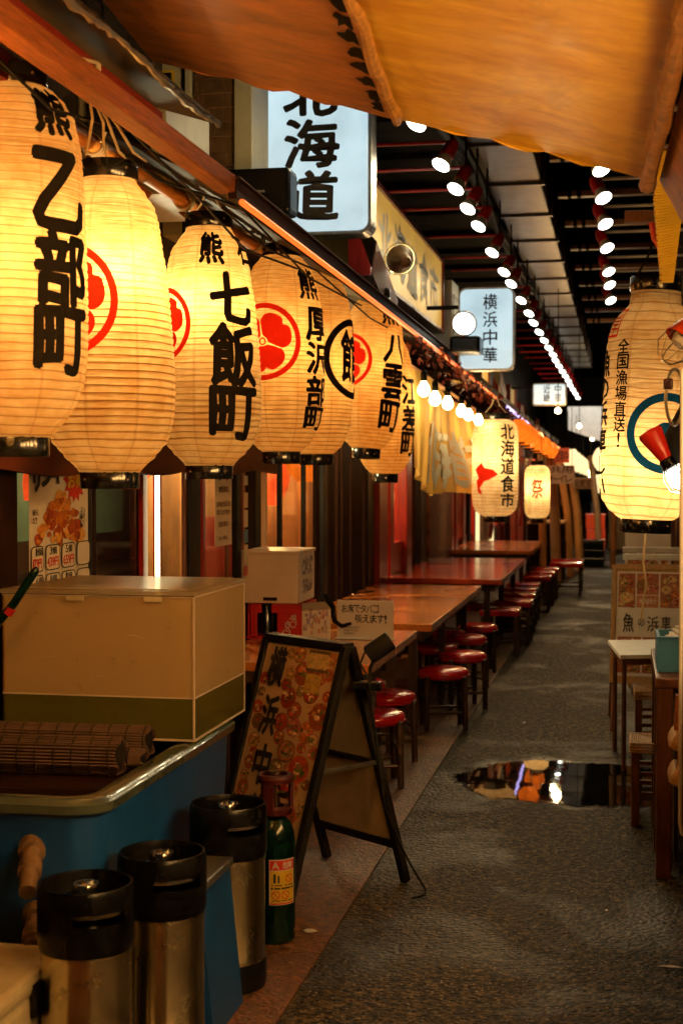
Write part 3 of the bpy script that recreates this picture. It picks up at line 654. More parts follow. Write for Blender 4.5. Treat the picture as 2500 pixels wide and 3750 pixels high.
lantern('paper_lantern', 'amber paper lantern with a black ringed character 館', (-1.56, 7.22, 1.655), 0.952, 0.194, 'paper_fine', BARREL, 5.5 * LP, [(66, [('館', -0.085, 0.37, 0.085, 0.63)], BLK, 0.030)], [(70, ring2(0.170, 0.205, 48, 0, 0.49), BLK)], pitch=0.0205, bulb_t=0.5)
lantern('paper_lantern', 'brown amber paper lantern lettered 八雲町 with a tilted base ring', (-1.47, 8.18, 1.70), 0.893, 0.185, 'paper_fine', BARREL, 4.0 * LP, [(48, [('熊', -0.10, 0.72, 0.03, 0.85)] + vcol('八雲町', 0.66, 0.17, (0.16, 0.20, 0.17)), BLK, 0.030)], [(-48, crest(0.158, 0.50), RED)], pitch=0.0205, tilt=(R(-3), R(3)), bulb_t=0.55)
lantern('paper_lantern', 'patched paper lantern hanging lowest beside the noren curtain', (-1.45, 8.72, 1.555), 0.865, 0.183, 'paper_fine', BARREL, 4.0 * LP, [(58, vcol('江差町', 0.60, 0.15, (0.17, 0.15, 0.14)), BLK, 0.030)], [], pitch=0.0205, bulb_t=0.55)
lantern('paper_lantern', 'unseen cream paper lantern added near the viewer to light the tank and kegs', (-1.62, 2.75, 1.62), 0.95, 0.20, 'paper_wide', EGG, 46 * LP, [], [(-20, crest(0.15, 0.5), RED)])  # unseen, extra strong lantern added to light the tank front and kegs
# white rope knotted over the bamboo above the bright lantern
o = thing('hanging_rope', 'pale knotted rope tied over the wooden beam', 'rope', (-1.285, 3.36, 2.565))
for k in range(4):
    e = Vector((-0.36 + 0.045 * k, 0.86 + 0.06 * k, -0.015 + 0.004 * k)); w0 = 0.006 * k
    m = MB(); m.tube([(-0.03, -0.03, 0.01), (0.005, 0.0 + w0, 0.006), (-0.02 + 0.1 * e.x, 0.12 * e.y + w0, -0.035 - 0.006 * k), (0.35 * e.x, 0.36 * e.y + 0.02 * math.sin(k * 2), -0.05 - 0.008 * math.sin(k * 3)), (0.7 * e.x, 0.7 * e.y, -0.045 + 0.01 * math.sin(k * 2)), e], 0.0042, 6); m.build('strand', 'rope', o)
# far lanterns on the left
HM = [(-0.10, 0.36), (-0.05, 0.40), (-0.03, 0.37), (0.02, 0.36), (0.05, 0.33), (0.0, 0.30), (-0.03, 0.29), (-0.06, 0.25), (-0.045, 0.21), (-0.075, 0.22), (-0.09, 0.29), (-0.07, 0.31)]
HM = [((a + 0.02) * 1.5 - 0.03, (b - 0.30) * 1.45 + 0.32) for a, b in HM]
lantern('paper_lantern', 'white barrel lantern lettered 北海道食市 with a red island shape', (-1.10, 12.5, 1.193), 0.85, 0.202, 'paper_far', STRAIGHT, 7 * LP, [(33, vcol('北海道食市', 0.80, 0.135, (0.13, 0.14, 0.14, 0.14, 0.12)), BLK, 0.024)], [(-14, [HM], RED)], pitch=0.03, lc=(1, 0.74, 0.38), cord=0.2, ring=(0.5, 0.6))
lantern('paper_lantern', 'small glowing lantern with red figure print beyond the white barrel lantern', (-0.91, 15.5, 1.087), 0.57, 0.137, 'paper_far', STRAIGHT, 6 * LP, [(0, vcol('祭', 0.42, 0.12, (0.2,)), RED, 0.02)], [], pitch=0.03, lc=(1, 0.72, 0.34), cord=0.5, ring=(0.5, 0.5))
# big lantern on the right
bar = [(-0.015, 0.30), (0.20, 0.30), (0.20, 0.36), (-0.015, 0.36), (-0.035, 0.35), (-0.045, 0.33), (-0.035, 0.31)]
lantern('paper_lantern', 'tall cream paper lantern with blue ring emblem on the right side', (0.085, 5.5, 1.385), 0.86, 0.180, 'paper_tall', TALL, 6 * LP, [(-38, col('全国漁場直送!', 0.0, 0.665, 0.052, 0.40), BLK, 0.020), (-74, vcol('魚の浜車しい', 0.63, 0.085, (0.10, 0.07, 0.09, 0.09, 0.07, 0.07)), BLK, 0.03), (-66, [('岸', -0.030, 0.685, 0.038, 0.765)], RED, 0.01)],
        [(20, ring2(0.118, 0.148, 48, 0.0, 0.32), 'lantern_blue'), (20, [bar], 'lantern_blue'), (-66, [[(-.04, .675), (.046, .675), (.046, .683), (-.04, .683)], [(.04, .683), (.047, .683), (.047, .775), (.04, .775)], [(-.04, .775), (.047, .775), (.047, .783), (-.04, .783)]], RED)], ring=(0.52, 0.53), tilt=(0, R(2.2)), cord=0.22, bulb_t=0.24, lc=(1, 0.64, 0.28), pitch=0.036, cord_mat='cable')
for yy, nm_l in ((3.7, 'first unseen tall paper lantern added for light from the right'), (3.05, 'second unseen tall paper lantern added for light from the right'), (2.4, 'third unseen tall paper lantern added for light from the right'), (1.6, 'fourth unseen tall paper lantern added for light from the right'), (0.8, 'last unseen tall paper lantern added for light from the right')):  # unseen lanterns added to light the near left side from the right
    lantern('paper_lantern', nm_l, (0.74, yy, 1.55), 0.86, 0.19, 'paper_tall', TALL, 150 * LP, [], [(0, ring2(0.118, 0.148, 48, 0.0, 0.32), 'lantern_blue')], ring=(0.52, 0.53), cord=0.22, bulb_t=0.35, lc=(1, 0.72, 0.40), pitch=0.036, cord_mat='cable')
# row of small orange lanterns under the far eave
for k in range(13):
    y = 13.9 + k * 0.82
    o = thing('small_lantern', 'small round orange lantern in the row under the far eave', 'lantern', (-0.99 + 0.02 * math.sin(k * 3), y, 1.87 - 0.013 * k), 0, 'orange lanterns under the far eave')
    m = MB(); m.lathe([(0.05, 0)] + [(0.115 * math.sin(PI * (0.12 + 0.76 * t / 14)) * (1 - 0.03 * (t % 2)), 0.22 * t / 14) for t in range(15)] + [(0.05, 0.22)], 20); m.build('shade', 'orange_glow', o)
    m = MB(); m.lathe([(0.05, -0.015), (0.052, 0.0), (0.05, 0.004)], 14, capb=True); m.build('base_ring', 'black_matt', o)
    m = MB(); m.tube([(0, 0, 0.22), (0, 0, 0.40)], 0.004, 4); m.build('cord', 'cable', o)

# ------------------------------------------------------------------ glowing signs
def box_sign(label, x0, x1, y, z0, z1, d, mat, texts, bold=0.02, rim='galv'):
    cx = (x0 + x1) / 2; w = x1 - x0; h = z1 - z0
    o = thing('light_box_sign', label, 'sign', (cx, y, z0))
    rr = 0.06 * min(1, h / 0.6); n = 6
    def rrect(ins, r):
        out = []
        for (sx, sz, a0) in ((1, 1, 0), (-1, 1, 90), (-1, -1, 180), (1, -1, 270)):
            for k in range(n + 1):
                a = R(a0 + 90 * k / n); out.append(((w / 2 - ins - r) * sx + r * math.cos(a), h / 2 + (h / 2 - ins - r) * sz + r * math.sin(a)))
        return out
    m = MB(); m.slab([(p[0], 0.0, p[1]) for p in rrect(0, rr)], (0, d, 0)); m.build('casing', rim, o)
    m = MB(); m.slab([(p[0], -0.012, p[1]) for p in rrect(0.016, rr * 0.8)], (0, 0.010, 0)); m.build('lit_face', mat, o)
    fr = Fr((-w / 2, -0.0145, 0), (1, 0, 0), (0, 0, 1))
    for items, mt, b in texts: obj('lettering', letters(items, fr, b, 0, 0.025), mt, o)
    m = MB(); m.lo_hi((-w / 2 - 0.25, d * 0.3, h * 0.75), (-w / 2 + 0.002, d * 0.3 + 0.03, h * 0.75 + 0.03)); m.build('arm', 'black_metal', o)
    return o
box_sign('pale blue light box sign lettered 北海道 beside the black loudspeaker', -1.775, -1.235, 7.0, 2.755, 3.58, 0.16, 'sign_white', [(col('北海道', 0.24, 0.83, 0.27, 0.755), 'ink', 0.026)])
box_sign('pale light box sign lettered 横浜中華', -1.245, -0.815, 10.9, 2.35, 2.985, 0.12, 'sign_white', [(col('横浜中華', 0.245, 0.58, 0.105, 0.52, 0.18), 'ink', 0.012)])
box_sign('small pale light box sign lettered 中部近畿 far along the row', -1.06, -0.66, 17.0, 2.375, 2.64, 0.12, 'sign_white', [(col('中部', 0.30, 0.24, 0.075, 0.20), 'ink', 0.01), (col('近畿', 0.17, 0.24, 0.08, 0.20), 'ink', 0.01)])
# long yellow board along the wall
o = thing('sign_board', 'long yellow board with white brush lettering and red frame', 'sign', (-1.56, 8.76, 2.82))
L = 3.62; H0 = 0.58
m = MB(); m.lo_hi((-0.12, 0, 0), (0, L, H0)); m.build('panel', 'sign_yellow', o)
for nm, a, b in (('frame_rail', (-0.125, -0.02, H0), (0.02, L + 0.02, H0 + 0.035)), ('frame_rail', (-0.125, -0.02, -0.03), (0.02, L + 0.02, 0.0)), ('frame_stile', (-0.125, -0.035, -0.03), (0.02, -0.001, H0 + 0.03)), ('frame_stile', (-0.125, L + 0.001, -0.03), (0.02, L + 0.035, H0 + 0.03))):
    m = MB(); m.lo_hi(a, b, 0.003); m.build(nm, 'red_post', o)
fr = Fr((0.003, 0, 0), (0, 1, 0), (0, 0, 1))
it = []
for k, (c, dz) in enumerate(zip('北海道食市', (0, 0.02, -0.02, 0.01, 0))): it.append((c, 0.36 + k * 0.62, 0.10 + dz, 0.36 + k * 0.62 + 0.52, 0.46 + dz))
obj('lettering', letters(it, fr, 0.028, 0, 0.05), 'pale_ink', o)
o = thing('wall_cabinet', 'grey cabinet fixed beyond the yellow board', 'cabinet', (-1.7, 12.5, 2.55))
m = MB(); m.lo_hi((0, 0, 0), (0.22, 0.5, 0.72), 0.008); m.build('case', 'white_paint', o)
m = MB(); m.lo_hi((0.221, 0.05, 0.06), (0.226, 0.45, 0.6)); m.build('mesh_panel', 'black_metal', o)
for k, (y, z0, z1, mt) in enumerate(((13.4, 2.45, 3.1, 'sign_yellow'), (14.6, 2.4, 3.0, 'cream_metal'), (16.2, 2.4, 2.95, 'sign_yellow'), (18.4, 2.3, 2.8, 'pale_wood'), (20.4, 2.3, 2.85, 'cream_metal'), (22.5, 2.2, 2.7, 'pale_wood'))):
    o = thing('sign_board', ['yellowed panel', 'cream panel', 'second yellowed panel', 'plain timber panel', 'second cream panel', 'last timber panel'][k] + ' in a red frame on the far upper wall', 'sign', (-1.6, y, z0))
    m = MB(); m.lo_hi((-0.05, 0.03, 0.03), (0, 0.97, z1 - z0 - 0.03)); m.build('panel', mt, o)
    for a, b in (((-0.05, 0, 0), (0.02, 0.028, z1 - z0)), ((-0.05, 0.972, 0), (0.02, 1.0, z1 - z0))):
        m = MB(); m.lo_hi(a, b); m.build('frame_stile', 'red_post', o)
# loudspeaker
o = thing('loudspeaker', 'black loudspeaker with small badge bolted beneath the blue sign', 'speaker', (-1.615, 6.15, 2.71))
m = MB(); m.lo_hi((-0.165, 0, 0), (0.165, 0.17, 0.205), 0.022); m.build('cabinet', 'black_plastic', o)
m = MB(); m.lo_hi((-0.15, -0.006, 0.012), (0.15, 0.002, 0.193), 0.003); m.build('grille', 'black_matt', o)
obj('badge', letters(row('YAMAHA', 0, 0, 0.055, 0.011, 0.1), Fr((-0.0, -0.0075, 0.092), (1, 0, 0), (0, 0, 1)), 0.02), 'pale_ink', o)
m = MB(); m.tube([(-0.03, 0.1, 0.0), (-0.03, 0.1, -0.06), (0.02, 0.1, -0.06), (0.02, 0.1, -0.12)], 0.012, 6); m.build('bracket', 'galv', o)
# plum box deflector with caged lamp in front of the yellow board
o = thing('lamp_hood', 'plum metal lamp hood tilted on the eave', 'lamp hood', (-1.36, 7.75, 2.46))
Rm = Matrix.Rotation(R(-38), 3, 'X')
m = MB(); m.slab([(0, 0.0, 0.20), (0, 0.75, 0.01), (0, 0.92, 0.16), (0, 0.15, 0.40)], (-0.008, 0, 0)); m.build('face_plate', 'plum', o)
m = MB(); m.slab([(0, 0.15, 0.40), (0, 0.92, 0.16), (-0.14, 0.92, 0.30), (-0.14, 0.10, 0.56)], (-0.003, 0.003, 0.007)); m.build('top_plate', 'cream_metal', o)
def flood(label, loc, aim, power):
    o = thing('flood_lamp', label, 'lamp', loc)
    q = Vector(aim).to_track_quat('Z', 'Y').to_matrix().to_4x4()
    m = MB(); m.lathe([(0.0, 0.055), (0.05, 0.05), (0.078, 0.03)], 24, M=q); m.build('lens', 'lens', o)
    m = MB(); m.lathe([(0.08, 0.032), (0.082, 0.02), (0.06, -0.02), (0.042, -0.05), (0.042, -0.1), (0.03, -0.14), (0.0, -0.145)], 24, M=q); m.build('housing', 'pipe_brown', o)
    m = MB(); m.tube([q @ Vector((0.09 * math.cos(t), 0.09 * math.sin(t), 0.04)) for t in [2 * PI * k / 24 for k in range(24)]], 0.004, 5, closed=True)
    m.build('cage_ring', 'brass', o)
    lamp('flood_light', 'SPOT', (q @ Vector((0, 0, 0.08))), power, (1, 0.9, 0.66), 0.06, o, aim=aim, size=R(120), blend=0.8)
    return o
flood('caged flood lamp aimed at the yellow board', (-1.27, 8.2, 2.80), (-0.35, 0.9, 0.25), 1.6)
flood('bare white flood lamp below the 横浜中華 sign', (-1.14, 10.3, 2.64), (0.25, -0.93, 0.1), 3)
o = thing('lamp_hood', 'dark lamp hood under the bare white flood lamp', 'lamp hood', (-1.22, 10.3, 2.44))
m = MB(); m.lo_hi((-0.02, 0, 0), (0.2, 0.3, 0.12), 0.02); m.build('case', 'black_plastic', o)
o = thing('lamp_hood', 'small plum lamp hood far along the eave', 'lamp hood', (-1.3, 15.3, 2.36))
m = MB(); m.slab([(0, 0.0, 0.16), (0, 0.75, 0.0), (0, 0.92, 0.13), (0, 0.15, 0.33)], (-0.008, 0, 0)); m.build('face_plate', 'plum', o)
m = MB(); m.slab([(0, 0.15, 0.33), (0, 0.92, 0.13), (-0.12, 0.92, 0.24), (-0.12, 0.10, 0.46)], (-0.003, 0.003, 0.007)); m.build('top_plate', 'cream_metal', o)

# ------------------------------------------------------------------ rows of ceiling spotlights
def spot(loc, aim, side, label, group, power):
    o = thing('spotlight', label, 'spotlight', loc, 0, group)
    q = Vector(aim).to_track_quat('Z', 'Y').to_matrix().to_4x4()
    m = MB(); m.lathe([(0.0, 0.012), (0.03, 0.010), (0.052, 0.0)], 20, M=q); m.build('lens', 'lens', o)
    m = MB(); m.lathe([(0.0525, 0.001), (0.056, -0.004), (0.054, -0.02), (0.036, -0.055), (0.030, -0.07)], 20, M=q); m.build('reflector', 'white_paint', o)
    m = MB(); m.lathe([(0.031, -0.066), (0.042, -0.07), (0.042, -0.14), (0.030, -0.18), (0.0, -0.182)], 14, M=q); m.build('holder', 'red_metal', o)
    e = q @ Vector((0, 0, -0.15))
    if side < 0:
        m = MB(); m.tube([e, e + Vector((0, 0.02, 0.03)), Vector((-0.56, e.y + 0.02, e.z + 0.03))], 0.011, 6); m.build('rod', 'red_metal', o)
    else:
        m = MB(); m.tube([e, e + Vector((0, 0.02, 0.02)), Vector((0.70, e.y + 0.02, e.z + 0.02))], 0.011, 6); m.build('rod', 'white_paint', o)
    m = MB(); m.tube([e, e + Vector((0, 0.03, 0.45))], 0.008, 5); m.build('stem', 'black_metal', o)
    if power: lamp('spot_light', 'SPOT', q @ Vector((0, 0, 0.03)), power, (1, 0.76, 0.38), 0.05, o, aim=aim, size=R(125), blend=0.6)
SLY = [7.07, 8.03, 8.72, 9.38, 10.05, 11.25, 12.35, 13.11, 14.37, 15.54, 16.5, 17.6, 18.7, 19.8, 20.9, 22.0, 23.1, 24.3, 25.5, 26.8, 28.1, 29.5, 31.0, 32.6]
for k, y in enumerate(SLY):
    spot((-1.02 + 0.003 * (k % 5), y, 3.3), (-0.36, -0.48, -0.80), -1, ORD[k] + ' red-held spotlight from the awning in the row with red rods', 'spotlights left of the duct', 9 if y < 12 else (7 if y < 19 else (12 if k % 3 == 0 else 0)))
spot((-1.02, 5.75, 3.3), (-0.72, 0.35, -0.45), -1, 'unseen spotlight added above the awning to light the outdoor units', None, 7)  # extra lamp hidden by the awning, added to light the outdoor units
for k, y in enumerate([6.6, 7.5, 8.33, 9.18, 10.13, 11.2, 12.51, 13.38, 14.55]):
    spot((-0.13, y, 3.3), (0.36, -0.48, -0.80), 1, ORD[k] + ' spotlight from the awning in the row with pale rods', 'spotlights right of the duct', 12)

# ------------------------------------------------------------------ left shop front with dark sliding doors
X = -2.0
o = thing('sliding_door_shop', 'dark framed glass sliding doors of the first shop behind the lanterns', 'shop front', (X, 3.0, 0))
def mull(y0, y1, z0, z1, d, mat, par, name='mullion', x=0.0):
    m = MB(); m.lo_hi((x - d / 2, y0, z0), (x + d / 2, y1, z1), 0.004); return m.build(name, mat, par)
for y0, y1, mt, d in ((0.6, 0.75, 'dark_wood', .07), (1.25, 1.46, 'dark_wood', .08), (2.02, 2.14, 'black_metal', .08), (2.16, 2.2, 'dark_wood', .05), (2.74, 2.80, 'red_post', .06), (2.93, 2.99, 'red_post', .06), (3.33, 3.36, 'brown_wood', .05), (3.39, 3.56, 'black_metal', .09), (3.62, 3.66, 'red_post', .06), (4.06, 4.10, 'brown_wood', .05), (4.22, 4.30, 'black_metal', .09), (4.33, 4.40, 'red_post', .07), (4.43, 4.56, 'dark_wood', .09), (4.60, 4.72, 'black_metal', .09), (4.78, 4.83, 'box_white', .14), (5.20, 5.24, 'black_metal', .08), (5.84, 5.88, 'black_metal', .08), (6.20, 6.30, 'dark_wood', .08), (6.42, 6.52, 'black_metal', .1), (6.60, 6.80, 'dark_wood', .08), (6.92, 7.0, 'dark_wood', .09), (7.10, 7.35, 'dark_wood', .08), (7.45, 7.9, 'dark_wood', .06), (8.0, 8.08, 'dark_wood', .1), (8.12, 8.4, 'black_metal', .1)):
    mull(y0, y1, 0.0, 2.40, d * 0.36, mt, o)
m = MB(); m.lo_hi((-0.03, 0, 0), (0.03, 8.4, 0.32)); m.build('kick_panel', 'dark_wood', o)
for y0, y1 in ((0.75, 1.25), (1.46, 2.02), (2.2, 2.74), (2.99, 3.33), (3.66, 4.22), (4.83, 5.20), (5.24, 5.84), (5.88, 6.20)):
    m = MB(); m.lo_hi((-0.02, y0, 0.32), (-0.012, y1, 2.40)); m.build('pane', 'glass', o)
m = MB(); n = 40
VL = 4.75
top = [(0.10, VL * k / n, 2.38) for k in range(n + 1)]
bot = [(0.10, VL * (1 - k / n), 1.555 + 0.012 * math.cos(VL * (1 - k / n) * 5.8) + 0.01 * (1 - k / n)) for k in range(n + 1)]
m.slab(top + bot, (-0.03, 0, 0)); m.build('valance', 'valance', o)
m = MB(); m.lo_hi((0.02, 2.868, 0.95), (0.036, 2.884, 1.60)); m.build('tube_light', 'tube_white', o)
# notice on the door and little stickers
def sheet(name, label, cat, fr, w, h, mat='paper', group=None, ys=1.0):
    o = thing(name, label, cat, fr.o, 0, group)
    f0 = Fr((0, 0, 0), fr.x, fr.y * ys)
    quad_panel(f0, w, h, 0.002).build('sheet', mat, o)
    return o, f0
NOR = ((0, 1, 0), (0, 0, 1))
o, f = sheet('wall_poster', 'fried chicken price poster in the shop window', 'poster', Fr((X + 0.052, 4.47, 1.115), *NOR), 0.53, 0.74, ys=0.68)
w, h = 0.53, 0.74
rnd = random.Random(21); P = []
for k in range(95):
    t = rnd.random() ** 1.4; y = 0.30 + t * 0.24; hw = 0.215 * (1 - t) ** 0.8 + 0.02; x = 0.27 + rnd.uniform(-1, 1) * hw
    c = rnd.choice([(0.55, 0.17, 0.02), (0.68, 0.27, 0.04), (0.42, 0.09, 0.015), (0.80, 0.42, 0.08), (0.34, 0.05, 0.01)])
    P.append((disc(x, y, rnd.uniform(0.016, 0.038), 9, rnd.uniform(.6, 1), 0.22, rnd), 0.001 + k * 0.00004, c))
st = [(0.40 + (0.11 if k % 2 else 0.075) * math.cos(2 * PI * k / 26), 0.62 + (0.13 if k % 2 else 0.095) * math.sin(2 * PI * k / 26)) for k in range(26)]
P.append((st, 0.0012, (0.62, 0.03, 0.02)))
obj('picture', colour_mesh(P, f, 'picture'), 'print', o)
for r_ in range(2):
    for c_ in range(4):
        x0 = -0.02 + c_ * 0.142; y0 = 0.155 - r_ * 0.145
        if c_ == 0: x0 += 0.02
        wd = 0.13 if c_ else 0.105
        for ins, mt, ww in ((0.0, 'ink', 0.0052), (0.006, 'paper', 0.0056)):
            pts = []
            for k in range(24):
                a = 2 * PI * k / 24; ca, sa = math.cos(a), math.sin(a); e = 0.35
                pts.append((x0 + wd / 2 + (wd / 2 - ins) * math.copysign(abs(ca) ** e, ca), y0 + 0.066 + (0.066 - ins) * math.copysign(abs(sa) ** e, sa)))
            m = MB(); m.poly([f(p[0], p[1], ww) for p in pts]); m.build('price_cell', mt, o)
        q, pr_ = [[('1個', '179円'), ('3個', '439円'), ('5個', '659円'), ('', '')], [('6個', '769円'), ('8個', '989円'), ('10個', '1,199円'), ('', '')]][r_][c_]
        if q:
            obj('lettering', letters(row(q, x0 + 0.035, y0 + 0.082, 0.06, 0.038), Fr(f(0, 0, 0.0062), f.x, f.y), 0.02), 'ink', o)
            obj('lettering', letters(row(pr_, x0 + 0.012, y0 + 0.022, wd - 0.03, 0.045), Fr(f(0, 0, 0.0062), f.x, f.y), 0.03), 'red_ink', o)
obj('lettering', letters([('ザ', 0.0, 0.56, 0.10, 0.70), ('ン', 0.09, 0.585, 0.19, 0.71), ('ギ', 0.18, 0.60, 0.28, 0.73)], Fr(f(0, 0, 0.007), f.x, f.y), 0.045), 'ink', o)
obj('lettering', letters(row('頼むほど', 0.31, 0.655, 0.17, 0.045) , Fr(f(0, 0, 0.007), f.x, f.y), 0.015), 'pale_ink', o)
obj('lettering', letters(row('お得!', 0.32, 0.575, 0.17, 0.07), Fr(f(0, 0, 0.007), f.x, f.y), 0.03), 'yellow_plastic', o)
obj('lettering', letters(col('ジューシー', 0.45, 0.47, 0.02, 0.11) + col('うまい!', 0.475, 0.46, 0.02, 0.10) + row('秘伝', 0.01, 0.44, 0.05, 0.03) + row('だ!', 0.01, 0.40, 0.035, 0.03), Fr(f(0, 0, 0.007), f.x, f.y), 0.02), 'ink', o)
o, f = sheet('wall_notice', 'no smoking and phone notice sheet taped inside the door', 'notice', Fr((X + 0.052, 6.68, 1.20), *NOR), 0.30, 0.44)
for cx_, mt in ((0.08, 'ink'), (0.21, 'red_ink')):
    P = ring2(0.040, 0.047, 24, cx_, 0.37); m = MB()
    for q in P: m.poly([f(a, b * 1.0, 0.0015) for a, b in q])
    m.build('symbol', mt, o)
m = MB(); m.poly([f(a, b, 0.0018) for a, b in rect(0.065, 0.345, 0.095, 0.395)]); m.build('symbol', 'ink', o)
m = MB(); m.poly([f(a, b, 0.0018) for a, b in [(0.175, 0.395), (0.185, 0.402), (0.245, 0.345), (0.235, 0.338)]]); m.build('symbol', 'red_ink', o)
for q in (row('喫煙目的店', 0.06, 0.265, 0.18, 0.03), row('店内はたばこを', 0.03, 0.195, 0.23, 0.024), row('吸うことができます', 0.03, 0.155, 0.23, 0.024), row('20歳未満の方', 0.05, 0.095, 0.18, 0.026), row('立入禁止', 0.06, 0.03, 0.16, 0.02)): obj('lettering', letters(q, Fr(f(0, 0, 0.0015), f.x, f.y), 0.02), 'brown_ink', o)
o = thing('sticker_strip', 'vertical strip of small stickers on the dark door frame', 'stickers', (X + 0.047, 7.27, 1.02))
z = 0.0
for k, (hh, mt) in enumerate(((0.05, 'red_plastic'), (0.10, 'paper'), (0.07, 'light_blue'), (0.09, 'paper'), (0.08, 'box_white'), (0.05, 'paper'), (0.05, 'paper'))):
    m = MB(); m.lo_hi((0, -0.035, z), (0.003, 0.035, z + hh)); m.build('sticker', mt, o); z += hh + (0.012 if k < 4 else 0.04)
# inside of the shop, seen through the panes
def room_thing(name, label, cat, loc): return thing(name, label, cat, loc)
o = thing('kitchen_range', 'steel kitchen backdrop with hanging ladles inside the shop', 'kitchen', (-3.6, 6.6, 0))
m = MB(); m.lo_hi((0, 0, 1.15), (0.05, 3.2, 2.2)); m.build('back_panel', 'kitchen', o)
m = MB(); m.lo_hi((0, 0, 0), (0.5, 3.2, 0.95), 0.01); m.build('range', 'dark_wood', o)
for k in range(7):
    m = MB(); y = 0.35 + k * 0.4; m.tube([(0.12, y, 1.95), (0.12, y, 1.62)], 0.008, 5); m.lathe([(0, -0.05), (0.04, -0.035), (0.05, 0)], 12, (0.12, y, 1.6)); m.build('ladle', 'black_metal', o)
lamp('kitchen_light', 'POINT', (0.9, 1.4, 2.1), 110, (1, 0.86, 0.5), 0.1, o)
o = thing('dining_counter', 'red topped counter inside the first shop', 'counter', (-2.75, 4.4, 0))
m = MB(); m.lo_hi((0, 0, 0.86), (0.45, 2.6, 0.90), 0.008); m.build('counter_top', 'red_plastic', o)
m = MB(); m.lo_hi((0.05, 0.05, 0), (0.4, 2.55, 0.86)); m.build('counter_base', 'dark_wood', o)
o = thing('chopstick_cup', 'red paper cup of chopsticks on the inside counter', 'cup', (-2.52, 6.35, 0.9))
m = MB(); m.lathe([(0.038, 0), (0.05, 0.15)], 16, capb=True); m.build('cup', 'orange_plastic', o)
for k in range(6):
    m = MB(); m.tube([(0.01 * math.cos(k), 0.01 * math.sin(k), 0.01), (0.04 * math.cos(k), 0.04 * math.sin(k), 0.22)], 0.003, 4); m.build('chopstick', 'pale_wood', o)
o = thing('paper_stand', 'small white folded menu on the inside counter', 'menu', (-2.5, 6.12, 0.9))
m = MB(); m.slab([(0.02, -0.02, 0), (0.02, 0.02, 0), (0.0, 0.02, 0.19), (0.0, -0.02, 0.19)], (-0.003, 0, 0)); m.build('card', 'paper', o)
for k, (lab, loc, r_, hh) in enumerate((('red drum pendant lamp hanging inside the first shop', (-2.5, 5.85, 1.44), 0.075, 0.14), ('round red festival lantern inside behind the tube light', (-2.6, 7.25, 1.48), 0.16, 0.34), ('oval red lantern inside the second doors', (-2.45, 9.75, 1.34), 0.15, 0.36), ('orange lantern glowing inside the second doors', (-2.45, 10.9, 1.50), 0.17, 0.34))):
    o = thing('indoor_lantern', lab, 'lantern', loc)
    pr_ = [(r_ * .92, 0), (r_, hh * .5), (r_ * .92, hh)] if k == 0 else [(r_ * .4, 0)] + [(r_ * math.sin(PI * (0.13 + 0.74 * t / 12)) * (1 - .03 * (t % 2)), hh * t / 12) for t in range(13)] + [(r_ * .4, hh)]
    m = MB(); m.lathe(pr_, 24); m.build('shade', 'red_glow' if k < 3 else 'orange_glow', o)
    m = MB(); m.tube([(0, 0, hh), (0, 0, 2.4 - loc[2])], 0.006, 5); m.build('cord', 'cable', o)
for k, (x, y, z, lb) in enumerate(((-2.22, 8.55, 1.47, 'small bare bulb glowing inside behind the first amber pane'), (-2.25, 12.75, 1.40, 'small bare bulb added for glow inside the red timber shop'), (-2.25, 17.6, 1.35, 'small bare bulb added for glow inside beyond the bark column'))):  # second and third bulbs added to make the shop interiors glow
    o = thing('indoor_bulb', lb, 'light bulb', (x, y, z))
    m = MB(); m.lathe([(0.0, -0.03), (0.02, -0.02), (0.026, 0.0), (0.018, 0.025), (0.01, 0.04)], 14); m.build('glass_bulb', 'bulb_warm', o)
    m = MB(); m.tube([(0, 0, 0.04), (0, 0, 2.4 - z)], 0.004, 4); m.build('cord', 'cable', o)
    lamp('bulb_glow', 'POINT', (0.0, 0, -0.05), 9, (1, 0.55, 0.18), 0.02, o)
for k, (x, y, z, lb) in enumerate(((-2.3, 13.3, 1.15, 'round red lantern added for glow inside the red timber shop'), (-2.3, 18.3, 1.15, 'round red lantern added for glow inside beyond the bark column'))):  # lanterns added to strengthen the red glow behind the panes
    o = thing('indoor_lantern', lb, 'lantern', (x, y, z))
    m = MB(); m.lathe([(0.06, 0)] + [(0.17 * math.sin(PI * (0.13 + 0.74 * t / 12)) * (1 - .03 * (t % 2)), 0.36 * t / 12) for t in range(13)] + [(0.06, 0.36)], 22); m.build('shade', 'red_glow', o)
    m = MB(); m.tube([(0, 0, 0.36), (0, 0, 2.4 - z)], 0.006, 5); m.build('cord', 'cable', o)
o = thing('indoor_wall', 'amber papered wall inside the second doors', 'wall', (-3.0, 8.6, 0))
m = MB(); m.lo_hi((0, 0, 0), (0.06, 4.2, 2.4)); m.build('panel', 'interior_wall', o)
m = MB(); m.lo_hi((0.061, 1.2, 0.8), (0.07, 2.6, 1.25)); m.build('red_print', 'red_post', o)
lamp('room_bulb', 'POINT', (0.55, 0.9, 1.95), 90, (1, 0.66, 0.25), 0.05, o)
lamp('room_bulb', 'POINT', (0.55, 3.2, 1.95), 110, (1, 0.5, 0.18), 0.05, o)

